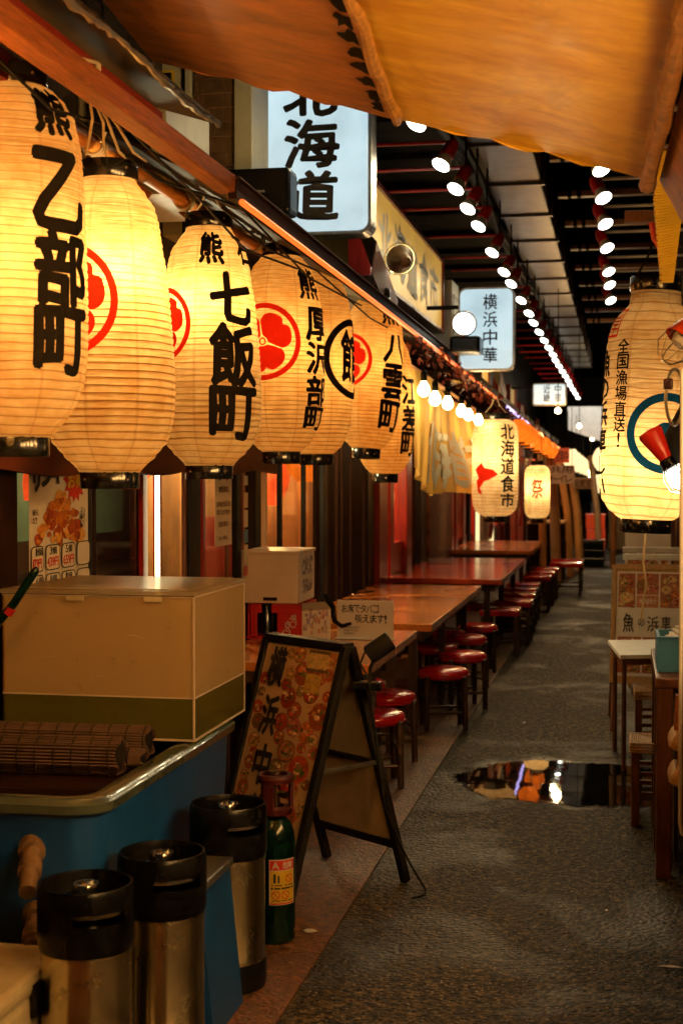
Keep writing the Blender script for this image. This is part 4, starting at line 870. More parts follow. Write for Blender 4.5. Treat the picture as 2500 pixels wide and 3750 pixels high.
# ------------------------------------------------------------------ red timber front, bark column, louvred front further on
o = thing('red_timber_shop', 'dark red timber shop front behind the noren curtain', 'shop front', (X, 11.4, 0))
for y0, y1, mt, d in ((0.02, 0.42, 'red_post', .12), (0.62, 0.82, 'red_post', .10), (1.5, 1.8, 'red_post', .12), (2.1, 2.4, 'dark_wood', .1), (2.5, 2.9, 'black_metal', .1), (4.95, 5.2, 'red_post', .12), (5.5, 5.62, 'red_post', .1), (6.2, 6.45, 'red_post', .12), (7.0, 7.2, 'dark_wood', .1), (7.5, 7.9, 'red_post', .12), (8.8, 9.0, 'dark_wood', .1), (10.0, 10.3, 'red_post', .12), (11.2, 11.3, 'red_post', .1), (12.2, 12.5, 'red_post', .12), (13.6, 13.8, 'dark_wood', .1), (15, 15.3, 'red_post', .12), (17, 17.3, 'red_post', .12), (19.5, 19.8, 'brown_wood', .12)):
    mull(y0, y1, 0, 2.36, d, mt, o, 'post')
m = MB(); m.lo_hi((-0.03, 0.82, 0.0), (0.02, 1.5, 0.95)); m.build('lower_panel', 'red_post', o)
m = MB(); m.lo_hi((-0.03, 2.9, 0.0), (0.01, 3.05, 2.36)); m.build('panel', 'red_post', o)
m = MB(); m.lo_hi((-0.03, 5.2, 0.0), (0.02, 12.2, 0.78)); m.build('lower_panel', 'red_post', o)
for k in range(26):
    m = MB(); m.box((0.03, 9.5, 0.06 + k * 0.028), (0.02, 1.0 + 3.0, 0.018), Matrix.Rotation(R(25), 3, 'Y')); m.build('louvre', 'red_beam', o)
for y0, y1 in ((0.42, 0.62), (0.82, 1.5), (5.2, 5.5), (5.62, 6.2), (6.45, 7.0), (9.0, 10.0), (10.3, 11.2), (12.5, 13.6)):
    m = MB(); m.lo_hi((-0.02, y0, 0.96), (-0.012, y1, 2.36)); m.build('pane', 'glass', o)
m = MB(); m.lo_hi((-0.04, 0, 2.36), (0.05, 23, 2.46)); m.build('lintel', 'red_beam', o)
o = tag(MB().lo_hi((X - 0.1, 14.35, 0), (X + 0.07, 16.25, 2.4), 0.03).build('bark_column', 'bark'), 'mottled bark clad column between the red posts', 'column')
o = thing('lit_frame_sign', 'small sign with a glowing white frame on the red shop front', 'sign', (X + 0.09, 18.9, 0.62))
m = MB(); m.lo_hi((0, 0, 0), (0.03, 2.0, 0.48)); m.build('picture', 'card', o)
for a, b in (((0.0, -0.1, -0.05), (0.04, 2.1, -0.001)), ((0.0, -0.1, 0.481), (0.04, 2.1, 0.53)), ((0, -0.1, 0.0), (0.04, -0.001, 0.48)), ((0, 2.001, 0), (0.04, 2.1, 0.48))):
    m = MB(); m.lo_hi(a, b); m.build('lit_edge', 'lit_sign', o)
o = thing('indoor_wall', 'reddish room wall behind the red timber front', 'wall', (-3.2, 12.9, 0))
m = MB(); m.lo_hi((0, 0, 0), (0.06, 14, 2.4)); m.build('panel', 'interior_wall', o)
for y in (0.6, 5.5, 9): lamp('room_bulb', 'POINT', (0.6, y, 1.8), 100, (1, 0.42, 0.12), 0.05, o)

# ------------------------------------------------------------------ noren curtain, bulbs and leaf garland
o = thing('noren_curtain', 'yellow noren curtain with white brush lettering under the neon eave', 'curtain', (-1.36, 8.93, 0))
NY, NZ, NL = 90, 16, 4.5
def nz(u): return 2.26 - 0.10 * u
def nb(u): return 1.60 - 0.20 * min(1, u * 3.0) - 0.015 * math.sin(u * 9)
def nx(u, v): return 0.022 * math.sin(u * 46) * v + 0.010 * math.sin(u * 101 + 1) * v + 0.05 * math.sin(u * 7 + v * 2) - 0.02 + 0.03 * v
bm_ = MB(); grid = []
for i in range(NY + 1):
    u = i / NY; grid.append([bm_.bm.verts.new((nx(u, j / NZ), u * NL, nz(u) + (nb(u) - nz(u)) * j / NZ)) for j in range(NZ + 1)])
for i in range(NY):
    for j in range(NZ): bm_.bm.faces.new((grid[i][j], grid[i + 1][j], grid[i + 1][j + 1], grid[i][j + 1]))
bm_.smooth = True; bm_.build('cloth', 'noren', o)
def nm_(a, b, w=0.0):
    u = a / NL; v = b; return Vector((nx(u, v) + 0.012 + w, a, nz(u) + (nb(u) - nz(u)) * v))
it = [('北', 0.9, 0.92, 1.7, 0.40), ('海', 1.75, 0.93, 2.55, 0.38), ('道', 2.6, 0.93, 3.4, 0.38), ('市', 3.45, 0.93, 4.2, 0.40)]
for q in it: obj('lettering', letters([q], nm_, 0.022, 0.06, 0.05), 'noren_white', o)
m = MB(); m.tube([(0, -0.1, 2.27), (0, 4.6, 2.16)], 0.014, 8); m.build('rod', 'bamboo', o)
for k, (y, z) in enumerate(((8.81, 2.08), (9.35, 2.05), (10.04, 2.055), (10.91, 2.04), (11.43, 2.03), (12.22, 2.02), (12.79, 2.01))):
    o = thing('hanging_bulb', 'bare glowing filament bulb hanging before the noren curtain', 'light bulb', (-1.22, y, z), 0, 'bulbs before the noren curtain')
    m = MB(); m.lathe([(0.0, -0.042), (0.02, -0.038), (0.036, -0.02), (0.040, 0.0), (0.034, 0.024), (0.02, 0.045), (0.016, 0.06)], 18); m.build('glass_bulb', 'bulb_warm', o)
    m = MB(); m.lathe([(0.018, 0.055), (0.021, 0.06), (0.021, 0.11), (0.01, 0.125)], 12, capt=True); m.build('socket', 'black_plastic', o)
    m = MB(); m.tube([(0, 0, 0.12), (0.0, 0.01, 0.2), (-0.03, 0.02, 2.40 - z)], 0.004, 5); m.build('cord', 'cable', o)
    lamp('bulb_glow', 'POINT', (0.055, -0.02, -0.03), 4.0, (1, 0.68, 0.30), 0.045, o)
rnd = random.Random(9); m = MB()
for k in range(620):
    y = 8.6 + rnd.random() ** 0.8 * 16
    c = Vector((-1.25 + rnd.uniform(-.10, .07), y, 2.42 - (y - 9) * 0.0165 - abs(rnd.gauss(0, .06))))
    q = Matrix.Rotation(rnd.uniform(0, 6.28), 3, 'Z') @ Matrix.Rotation(rnd.uniform(-1.2, 1.2), 3, 'X'); s = rnd.uniform(.018, .04)
    m.poly([c + q @ Vector(p) * s for p in ((0, -1, 0), (.55, -.2, .15), (.35, .5, 0), (0, 1.1, -.1), (-.35, .5, 0), (-.55, -.2, .15))])
lf = m.build('leaf_garland', 'leaf_red'); tag(lf, 'dark red artificial leaf garland draped under the neon eave', 'garland', None, 'stuff')

# ------------------------------------------------------------------ tables and stools on the left
def table(label, x0, x1, y0, y1, zt, mat, nb_, th=0.045):
    o = thing('dining_table', label, 'table', (x0, y0, 0)); w = x1 - x0; l = y1 - y0; g = l / nb_
    for k in range(nb_):
        m = MB(); m.lo_hi((0, k * g + 0.003, zt - th), (w, (k + 1) * g - 0.003, zt - 0.002 * (k % 2)), 0.006); m.build('tabletop', mat, o)
        m = MB(); m.lo_hi((0.05, k * g + 0.06, zt - th - 0.06), (w - 0.06, (k + 1) * g - 0.06, zt - th - 0.001)); m.build('apron', 'stool_wood', o)
    for x in (0.09, w - 0.13):
        for y in (0.12, l / 2, l - 0.12):
            m = MB(); m.box((x, y, (zt - th) / 2 - 0.03), (0.05, 0.05, zt - th - 0.06), None, 0.004); m.build('leg', 'stool_wood', o)
    return o
table('pale edged wooden table carrying the red drink crate', -1.95, -1.13, 6.40, 7.90, 0.68, 'table_wood', 2)
table('long orange varnished wooden table along the shop front', -1.95, -1.09, 8.23, 11.2, 0.68, 'table_wood', 3)
table('glossy red topped table beyond the varnished wooden one', -1.95, -0.98, 11.75, 14.8, 0.69, 'red_table', 3)
table('far orange lit table before the leaning posts', -1.95, -1.0, 16.1, 18.6, 0.70, 'table_wood', 2)
def round_stool(label):
    o = thing('round_stool', label, 'stool')
    m = MB(); m.lathe([(0, 0.305), (0.135, 0.305), (0.150, 0.312), (0.157, 0.33), (0.157, 0.345), (0.150, 0.358), (0.13, 0.368), (0.09, 0.375), (0.045, 0.377), (0, 0.378)], 36); s = m.build('seat', 'red_vinyl', o)
    m = MB(); m.tube([(0.1585 * math.cos(t), 0.1585 * math.sin(t), 0.327) for t in [2 * PI * k / 36 for k in range(36)]], 0.004, 5, closed=True); m.build('piping', 'red_vinyl', s)
    for k in range(4):
        a = PI / 4 + k * PI / 2; c, s_ = math.cos(a), math.sin(a)
        m = MB(); m.tube([(0.168 * c, 0.168 * s_, 0.0), (0.160 * c, 0.160 * s_, 0.30), (0.159 * c, 0.159 * s_, 0.325), (0.159 * c, 0.159 * s_, 0.332)], [0.017, 0.019, 0.018, 0.010], 10); m.build('leg', 'stool_wood', o)
    for z, q in ((0.11, 0), (0.19, 1)):
        for k in range(4):
            if k % 2 != q: continue
            a = PI / 4 + k * PI / 2; b = a + PI / 2
            m = MB(); m.tube([(0.163 * math.cos(a), 0.163 * math.sin(a), z), (0.163 * math.cos(b), 0.163 * math.sin(b), z)], 0.009, 8); m.build('rung', 'stool_wood', o)
    return o
GR = 'round red stools by the tables'
st0 = round_stool('first round red stool behind the sandwich board, nearest its rear leg'); st0['group'] = GR
st0.location = (-1.215, 6.98, 0); st0.rotation_euler = (0, 0, 0.3)
for x, y, rz, lb in ((-1.255, 7.62, 0.5, 'second round red stool behind the sandwich board'), (-1.50, 8.05, 0.2, 'round red stool pushed under the end of the crate table'), (-1.07, 8.62, 0.25, 'first round red stool along the long varnished table'), (-1.04, 9.42, 0.4, 'second round red stool along the long varnished table'), (-1.28, 9.84, 0.1, 'third round red stool, pushed in under the long varnished table'), (-1.13, 10.40, 0.5, 'fourth round red stool along the long varnished table'), (-1.33, 10.78, 0.3, 'fifth round red stool, tucked under the long varnished table'), (-1.12, 11.20, 0.2, 'last round red stool along the long varnished table')):
    dup(st0, (x, y, 0.006 if x < -0.95 else 0), rz, lb, GR)
st0.location.z = 0.006
def square_stool(label, w=0.34, l=0.34, zt=0.40):
    o = thing('square_stool', label, 'stool')
    m = MB(); m.box((0, 0, zt - 0.03), (w, l, 0.06), None, 0.018); m.smooth = True; m.build('seat', 'red_vinyl', o)
    for x in (-1, 1):
        for y in (-1, 1):
            m = MB(); m.box((x * (w / 2 - 0.03), y * (l / 2 - 0.03), (zt - 0.06) / 2), (0.035, 0.035, zt - 0.06), None, 0.003); m.build('leg', 'stool_wood', o)
    for y in (-1, 1):
        m = MB(); m.box((0, y * (l / 2 - 0.03), 0.12), (w - 0.095, 0.022, 0.022)); m.build('rung', 'stool_wood', o)
    for x in (-1, 1):
        m = MB(); m.box((x * (w / 2 - 0.03), 0, 0.17), (0.022, l - 0.095, 0.022)); m.build('rung', 'stool_wood', o)
    return o
GS = 'square red stools along the red tables'; LS = 'square red cushioned stool lined up beside the red topped table'; LF = 'square red stool standing by the far orange table'
sq0 = square_stool('first square red stool along the red topped table'); sq0['group'] = GS; sq0.location = (-1.03, 12.3, 0.006)
for x, y, lb in ((-0.98, 13.15, 'second square red stool along the red topped table'), (-1.0, 13.9, 'third square red stool along the red topped table'), (-1.02, 14.55, 'fourth square red stool along the red topped table'), (-1.03, 15.2, 'square red stool between the red topped and far orange tables'), (-0.97, 16.4, 'first square red stool at the far orange table'), (-0.96, 17.1, 'second square red stool at the far orange table'), (-0.95, 17.8, 'last square red stool at the far orange table'), (-1.3, 12.75, 'square red stool pushed under the red topped table')):
    dup(sq0, (x, y, 0.006), 0.03 * math.sin(y * 9), lb, GS)
bn = square_stool('wide bench with two orange red cushions in the walkway', 0.42, 0.75, 0.42); bn.name = 'cushion_bench'; bn['category'] = 'bench'; bn.location = (-0.72, 18.9, 0)
m = MB(); m.box((0, 0.0, 0.435), (0.40, 0.03, 0.03), None, 0.004); m.build('cushion_gap', 'red_vinyl', bn)
# things on the first table
o = thing('drink_crate', 'red plastic bottle crate with white script lettering on the table', 'crate', (-1.96, 7.32, 0.68))
m = MB(); W_, D_, H_ = 0.30, 0.36, 0.185; t = 0.012
m.lo_hi((0, 0, 0), (W_, D_, 0.014)); m.build('base', 'red_plastic', o)
for nm, a, b in (('front_wall', (0.02, 0, 0), (0.055, t, H_)), ('front_wall', (0.165, 0, 0), (W_, t, H_)), ('rim', (0.02, -0.004, H_ - 0.04), (W_, t + 0.001, H_ + 0.002)), ('side_wall', (W_ - t, t, 0), (W_ + 0.001, D_, H_)), ('side_wall', (0, t, 0), (t, D_, H_)), ('back_wall', (t, D_ - t, 0), (W_ - t, D_, H_))):
    if nm == 'rim': continue
    m = MB(); m.lo_hi(a, b, 0.003); m.build(nm, 'red_plastic', o)
for x0, x1 in ((0.02, 0.08), (0.135, W_)):
    m = MB(); m.lo_hi((x0, -0.004, H_ - 0.045), (x1, t, H_ + 0.003), 0.002); m.build('rim', 'red_plastic', o)
fr = Fr((0.285, -0.0065, 0.012), (0, 0, 1), (-1, 0, 0))
obj('lettering', letters([('C', 0.0, 0.045, 0.035, 0.09), ('o', 0.03, 0.05, 0.05, 0.075), ('c', 0.05, 0.05, 0.066, 0.075), ('a', 0.066, 0.05, 0.084, 0.075), ('-', 0.084, 0.058, 0.09, 0.062), ('C', 0.05, 0.012, 0.082, 0.05), ('o', 0.08, 0.015, 0.096, 0.04), ('l', 0.097, 0.015, 0.102, 0.052), ('a', 0.104, 0.015, 0.122, 0.04)], fr, 0.012, 0, 0.08), 'pale_ink', o)
for k in range(2):
    m = MB(); m.lathe([(0.03, 0.02), (0.03, 0.13), (0.012, 0.18), (0.012, 0.2)], 14, (0.085 + 0.0 * k, 0.1 + 0.12 * k, 0)); m.build('bottle', 'black_gloss', o)
o = thing('wrapped_menu', 'plastic wrapped printed paper hanging off the crate side', 'paper', (-1.655, 7.30, 0.68))
f = Fr((0, 0, 0), (1, 0.05, 0), (0, 0, 1))
m = MB(); m.slab([f(0, 0), f(0.15, 0), f(0.152, 0.17), f(0.12, 0.205), f(0.0, 0.195)], (0, 0.006, 0)); m.build('sheet', 'paper', o)
P = []; rnd = random.Random(6)
for k in range(26):
    x = rnd.uniform(.005, .13); z = rnd.uniform(.005, .14); P.append((rect(x, z, x + rnd.uniform(.008, .02), z + rnd.uniform(.015, .04)), 0.001 + 0.00003 * k, rnd.choice([(.5, .2, .15), (.6, .35, .3), (.4, .3, .4), (.55, .45, .42)])))
obj('printed_text', colour_mesh(P, f, 'p'), 'print', o)
m = MB(); m.slab([f(-0.004, 0.155, 0.004), f(0.158, 0.165, 0.004), f(0.125, 0.212, 0.004), f(-0.004, 0.202, 0.004)], (0, -0.002, 0)); m.build('plastic_film', 'vinyl', o)
o = thing('storage_box', 'cream plastic box with a printed sheet standing on the drink crate', 'box', (-1.99, 7.30, 0.872))
m = MB(); m.lo_hi((0, 0, 0), (0.315, 0.40, 0.262), 0.008); m.build('body', 'box_white', o)
m = MB(); m.lo_hi((-0.006, -0.006, 0.2625), (0.322, 0.406, 0.278), 0.004); m.build('lid', 'box_white', o)
m = MB(); m.lo_hi((0.125, -0.004, 0.014), (0.20, -0.0005, 0.032), 0.0); m.build('hand_slot', 'dark_wood', o)
# side sheet facing the alley
f = Fr((0.3175, 0.03, 0.01), (0, 1, 0), (0, 0, 1)); quad_panel(f, 0.34, 0.25, 0.0015).build('sheet', 'paper', o)
P = []; rnd = random.Random(31)
for (a, b, c, d) in ((0.03, 0.13, 0.31, 0.23), (0.03, 0.03, 0.31, 0.11)):
    for k in range(60):
        x = rnd.uniform(a, c - .04); y = rnd.uniform(b, d - .015); g = rnd.choice([.04, .08, .2, .35, .5]); P.append((disc(x + .02, y + .01, rnd.uniform(.008, .026), 7, .6, .3, rnd), 0.0006 + k * 0.00001, (g * 1.0, g * .92, g * .95)))
obj('picture', colour_mesh(P, f, 'p'), 'print', o)
o = thing('table_notice', 'white handwritten notice in a clear stand on the first table', 'notice', (-1.49, 7.42, 0.68), R(-3))
f = Fr((0, 0, 0.006), (1, 0, 0), (0, 0, 1)); quad_panel(f, 0.30, 0.20, 0.004).build('sheet', 'paper', o)
obj('lettering', letters(row('お席でタバコ', 0.025, 0.135, 0.20, 0.042) + row('吸えます!', 0.10, 0.082, 0.17, 0.042), Fr(f(0, 0, 0.001), f.x, f.y), 0.014, 0, 0.06), 'ink', o)
obj('lettering', letters(row('喫煙の際は店員まで', 0.035, 0.05, 0.09, 0.011) + row('お声掛けください', 0.035, 0.034, 0.08, 0.011) + row('灰皿あります', 0.035, 0.018, 0.06, 0.010), Fr(f(0, 0, 0.001), f.x, f.y), 0.01), 'grey_ink', o)
m = MB(); m.lo_hi((-0.004, -0.03, 0), (0.305, 0.05, 0.005)); m.build('stand_base', 'paper', o)
m = MB(); m.lo_hi((0.3005, -0.006, 0.005), (0.3065, 0.003, 0.205)); m.build('stand_edge', 'paper', o)
o = tag(MB().tube([(-1.545, 7.36, 0.92), (-1.50, 7.34, 0.86), (-1.49, 7.35, 0.78), (-1.45, 7.34, 0.755), (-1.40, 7.35, 0.77)], [0.012, 0.018, 0.014, 0.012, 0.008], 8).build('black_cloth_tie', 'black_matt'), 'black cloth tie hanging beside the wrapped paper', 'cloth')

# ------------------------------------------------------------------ foreground left: tub, tank, kegs
o = thing('fish_tub', 'big blue plastic tub with a grey green rounded rim', 'tub', (-1.31, 3.45, 0.006))
# local: right side x = 0, front y = 0; the tub widens to the left
xl, yb, zt = -0.66, 1.36, 0.70
def rr2(ix, iy, r, n=5):
    out = []
    for (cx_, cy_, a0) in ((0 - ix - r, 0 + iy + r, 270), (0 - ix - r, yb - iy - r, 0), (xl + ix + r, yb - iy - r, 90), (xl + ix + r, 0 + iy + r, 180)):
        for k in range(n + 1):
            a = R(a0 + 90 * k / n); out.append((cx_ + r * math.cos(a), cy_ + r * math.sin(a)))
    return out
m = MB(); bm_ = m.bm
lv = [[bm_.verts.new((p[0], p[1], z)) for p in rr2(i, i, 0.10)] for i, z in ((0.06, 0.0), (0.025, 0.5), (0.02, zt - 0.03), (0.055, zt - 0.03), (0.06, 0.45), (0.09, 0.30))]
for a, b in zip(lv, lv[1:]):
    for k in range(len(a)): bm_.faces.new((a[k], a[(k + 1) % len(a)], b[(k + 1) % len(b)], b[k]))
bm_.faces.new(lv[-1]); bm_.faces.new(lv[0][::-1]); m.smooth = True; m.build('basin', 'blue_plastic', o)
m = MB(); bm_ = m.bm
lv = [[bm_.verts.new((p[0], p[1], z)) for p in rr2(i, i, 0.10 - i * 0.5)] for i, z in ((0.012, zt - 0.045), (0.0, zt - 0.035), (-0.002, zt - 0.012), (0.010, zt), (0.03, zt + 0.004), (0.062, zt), (0.072, zt - 0.012), (0.072, zt - 0.05))]
for a, b in zip(lv, lv[1:]):
    for k in range(len(a)): bm_.faces.new((a[k], a[(k + 1) % len(a)], b[(k + 1) % len(b)], b[k]))
m.smooth = True; m.build('rim', 'rim_green', o)
m = MB(); m.poly([(p[0], p[1], zt - 0.11) for p in rr2(0.075, 0.075, 0.06)]); m.build('water_surface', 'water', o)
# pipes leaving the tub
for z, x, l in ((0.565, -0.20, 0.16), (0.39, -0.19, 0.10)):
    m = MB(); m.lathe([(0.028, -0.03), (0.036, -0.02), (0.036, 0.015), (0.026, 0.02), (0.026, 0.06), (0.031, 0.065), (0.031, 0.10), (0.022, 0.105), (0.022, l + 0.02)], 16, (x, 0.02, z), Matrix.Rotation(R(112), 4, 'X') @ Matrix.Rotation(R(18), 4, 'Y'), True, True); m.build('drain_pipe', 'pipe_brown', o)
o = thing('storage_tank', 'translucent lidded plastic tank with greenish water on the blue tub', 'tank', (-1.955, 4.27, 0.714))
W_, D_, H_ = 0.64, 0.60, 0.468
for nm, z0, z1, mt in (('water_part', 0.0, 0.135, 'tank_water'), ('wall', 0.137, H_ - 0.012, 'tank')):
    m = MB()
    for a, b in (((0, 0), (W_, 0)), ((W_, 0), (W_, D_)), ((W_, D_), (0, D_)), ((0, D_), (0, 0))):
        m.slab([(a[0], a[1], z0), (b[0], b[1], z0), (b[0], b[1], z1), (a[0], a[1], z1)], Vector((-(b[1] - a[1]), b[0] - a[0], 0)).normalized() * 0.006)
    m.build(nm, mt, o)
m = MB(); m.lo_hi((0.008, 0.008, 0.0), (W_ - 0.008, D_ - 0.008, 0.012)); m.build('bottom', 'tank_water', o)
m = MB(); m.lo_hi((-0.006, -0.006, H_ - 0.011), (W_ + 0.006, D_ + 0.006, H_ + 0.003), 0.003); m.build('lid', 'tank_lid', o)
m = MB(); m.lo_hi((0.03, 0.03, H_ + 0.0035), (W_ - 0.03, D_ - 0.03, H_ + 0.008), 0.002); m.build('lid_panel', 'tank_lid', o)
for x in (0.22, 0.48):
    m = MB(); m.lo_hi((x, -0.0125, H_ - 0.03), (x + 0.06, -0.0065, H_ - 0.014), 0.001); m.build('clip', 'cream_plastic', o)
m = MB(); m.lo_hi((W_ - 0.003, -0.003, 0.0), (W_ + 0.003, 0.003, H_ - 0.012)); m.build('corner_edge', 'box_white', o)
for a, b in (((0, -0.003, 0.1335), (W_, -0.0005, 0.1375)), ((W_ + 0.0005, 0, 0.1335), (W_ + 0.003, D_, 0.1375)), ((0, -0.0035, H_ - 0.0165), (W_, -0.0005, H_ - 0.0125)), ((W_ + 0.0005, 0, H_ - 0.0165), (W_ + 0.0035, D_, H_ - 0.0125)), ((0, -0.004, 0.0), (W_, -0.0005, 0.006)), ((W_ + 0.0005, 0, 0.0), (W_ + 0.004, D_, 0.006)), ((W_ - 0.003, D_ - 0.003, 0.0), (W_ + 0.003, D_ + 0.003, H_ - 0.012))):
    m = MB(); m.lo_hi(a, b); m.build('edge_highlight', 'box_white', o)  # pale bars paint bright highlights along the tank edges and waterline
m = MB(); m.lo_hi((-0.004, -0.0062, H_ - 0.0122), (W_ + 0.004, -0.0005, H_ - 0.0112)); m.build('lid_gap', 'black_matt', o)
m = MB(); m.lo_hi((0.05, 0.05, 0.13), (W_ - 0.05, D_ - 0.05, 0.134)); m.build('water_surface', 'tank_water', o)
for x0, z0, x1, z1 in ((0.10, 0.24, 0.19, 0.26), (0.30, 0.19, 0.345, 0.197), (0.42, 0.33, 0.47, 0.322)):
    m = MB(); m.tube([(x0, -0.0005, z0), ((x0 + x1) / 2, -0.001, (z0 + z1) / 2 + 0.004), (x1, -0.0005, z1)], 0.0011, 4); m.build('scratch', 'box_white', o)
m = MB(); m.tube([(0.55, 0.035, 0.05), (0.55, 0.035, 0.42)], 0.024, 12); m.build('inner_pipe', 'black_metal', o)
m = MB(); m.lo_hi((0.50, 0.03, 0.014), (0.61, 0.12, 0.05), 0.01); m.build('inner_pump', 'black_metal', o)
# rolled bamboo mats across the tub
def mat_roll(label, y, z, r, x0, x1, rz):
    o = thing('bamboo_mat_roll', label, 'bamboo mat', (x0, y, z), rz); L_ = x1 - x0; m = MB()
    n = 34
    for k in range(n):
        a = 2 * PI * k / n; rr = r * (1 + 0.05 * math.sin(k * 5)); m.tube([(0, rr * math.cos(a), rr * math.sin(a)), (L_ + 0.006 * math.sin(k * 7), rr * math.cos(a), rr * math.sin(a))], 0.0042, 5)
    sl = m.build('slats', 'mat_bamboo', o); sl['kind'] = 'stuff'
    m = MB(); m.tube([(0.004, 0, 0), (L_ - 0.004, 0, 0)], r * 0.93, 14); m.build('core', 'black_matt', o)
    k = 0.05
    while k < L_:
        m = MB(); m.tube([(k, (r + 0.005) * math.cos(t), (r + 0.005) * math.sin(t)) for t in [2 * PI * j / 16 for j in range(16)]], 0.002, 4, closed=True); m.build('binding', 'black_matt', o); k += 0.055
    return o
mat_roll('upper dark bamboo mat roll lying in the blue tub', 4.08, 0.745, 0.042, -1.90, -1.40, R(2))
mat_roll('middle bamboo mat roll with fine slats in the blue tub', 3.93, 0.725, 0.052, -1.90, -1.44, R(3))
mat_roll('thin short bamboo mat roll against the tub rim', 4.01, 0.700, 0.030, -1.82, -1.395, R(3))
o = tag(MB().box((-1.64, 3.93, 0.655), (0.44, 0.34, 0.025), Matrix.Rotation(R(3), 3, 'Z'), 0.004).build('wooden_board', 'dark_wood'), 'wet brown board under the bamboo mat rolls', 'board')
# dark green pole leaning over the tank
o = thing('pole_handle', 'dark green pole with a round tip leaning before the tank', 'pole', (-1.915, 4.17, 1.065))
m = MB(); m.tube([(-0.02, -0.02, 0.0), (0.05, -0.01, 0.085), (0.115, 0.0, 0.185), (0.123, 0.0, 0.196)], [0.013, 0.0135, 0.0135, 0.006], 10); m.build('shaft', 'green_steel', o)
m = MB(); m.tube([(0.028, -0.013, 0.05), (0.042, -0.0115, 0.07)], 0.0155, 10); m.build('collar', 'red_metal', o)
# kegs
def keg(label):
    o = thing('beer_keg', label, 'keg', (0, 0, 0), 0, 'beer kegs by the blue tub'); r = 0.112
    m = MB(); m.lathe([(r * .97, 0.075), (r, 0.085), (r, 0.10), (r * .985, 0.104), (r * .985, 0.385), (r, 0.389), (r, 0.405), (r * .95, 0.42), (r * .5, 0.445), (0.0, 0.45)], 48); m.build('steel_body', 'steel', o)
    m = MB(); m.lathe([(r * .9, 0.0), (r * 1.0, 0.004), (r * 1.03, 0.02), (r * 1.03, 0.08), (r * 1.0, 0.088), (r * .94, 0.088)], 48); m.build('base_ring', 'black_plastic', o)
    # top ring with two hand openings
    m = MB(); bm_ = m.bm; n = 64; zs = [0.40, 0.415, 0.475, 0.505, 0.545, 0.556]; ro = [r * 1.01, r * 1.045, r * 1.05, r * 1.05, r * 1.04, r * 1.0]; ri = [r * .93] * 5 + [r * .955]
    gap = set(list(range(4, 16)) + list(range(36, 48)))
    vo = [[bm_.verts.new((ro[j] * math.cos(2 * PI * k / n), ro[j] * math.sin(2 * PI * k / n), zs[j])) for k in range(n)] for j in range(6)]
    vi = [[bm_.verts.new((ri[j] * math.cos(2 * PI * k / n), ri[j] * math.sin(2 * PI * k / n), zs[j])) for k in range(n)] for j in range(6)]
    for k in range(n):
        q = (k + 1) % n
        for j in range(5):
            if j == 2 and k in gap: continue
            bm_.faces.new((vo[j][k], vo[j][q], vo[j + 1][q], vo[j + 1][k])); bm_.faces.new((vi[j][q], vi[j][k], vi[j + 1][k], vi[j + 1][q]))
        bm_.faces.new((vo[5][k], vo[5][q], vi[5][q], vi[5][k])); bm_.faces.new((vi[0][k], vi[0][q], vo[0][q], vo[0][k]))
        if k in gap:
            bm_.faces.new((vo[2][k], vo[2][q], vi[2][q], vi[2][k])); bm_.faces.new((vi[3][k], vi[3][q], vo[3][q], vo[3][k]))
            if (k - 1) not in gap: bm_.faces.new((vo[2][k], vi[2][k], vi[3][k], vo[3][k]))
            if q not in gap: bm_.faces.new((vi[2][q], vo[2][q], vo[3][q], vi[3][q]))
    m.smooth = True; m.build('handle_ring', 'black_plastic', o)
    m = MB(); m.lathe([(r * .925, 0.492), (r * .5, 0.500), (0.04, 0.507)], 40); m.build('top_plate', 'black_plastic', o)
    m = MB(); m.lathe([(0.034, 0.44), (0.034, 0.545), (0.031, 0.553), (0.025, 0.553), (0.023, 0.543), (0.010, 0.541), (0.0, 0.545)], 28); m.build('valve', 'chrome', o)
    return o
k1 = keg('squat steel keg with a rust stained side beside the cream box'); k1.location = (-1.275, 3.25, 0.006); k1.rotation_euler = (0, 0, R(252))
dup(k1, (-1.185, 3.56, 0.006), R(255), 'middle steel keg standing before the small blue crate')
dup(k1, (-1.165, 4.13, 0.006), R(262), 'steel keg next to the green gas cylinder')
o = thing('blue_crate', 'small blue crate with a scuffed grey lid between the kegs', 'crate', (-1.30, 3.70, 0.006))
m = MB(); m.slab([(0.0, 0, 0), (0.215, 0, 0), (0.175, 0, 0.40), (0.0, 0, 0.40)], (0, 0.30, 0)); m.build('body', 'blue_plastic', o)
m = MB(); m.lo_hi((-0.004, -0.006, 0.401), (0.185, 0.31, 0.425), 0.006); m.build('lid', 'galv', o)
o = thing('cool_box', 'cream cool box with dark latch in the near corner', 'box', (-1.585, 2.95, 0.006))
m = MB(); m.lo_hi((0, 0, 0), (0.205, 0.42, 0.30), 0.02); m.build('body', 'cream_plastic', o)
m = MB(); m.lo_hi((-0.008, -0.008, 0.303), (0.213, 0.428, 0.352), 0.018); m.build('lid', 'cream_plastic', o)
m = MB(); m.lo_hi((0.2065, 0.20, 0.25), (0.222, 0.28, 0.33), 0.004); m.build('latch', 'black_metal', o)
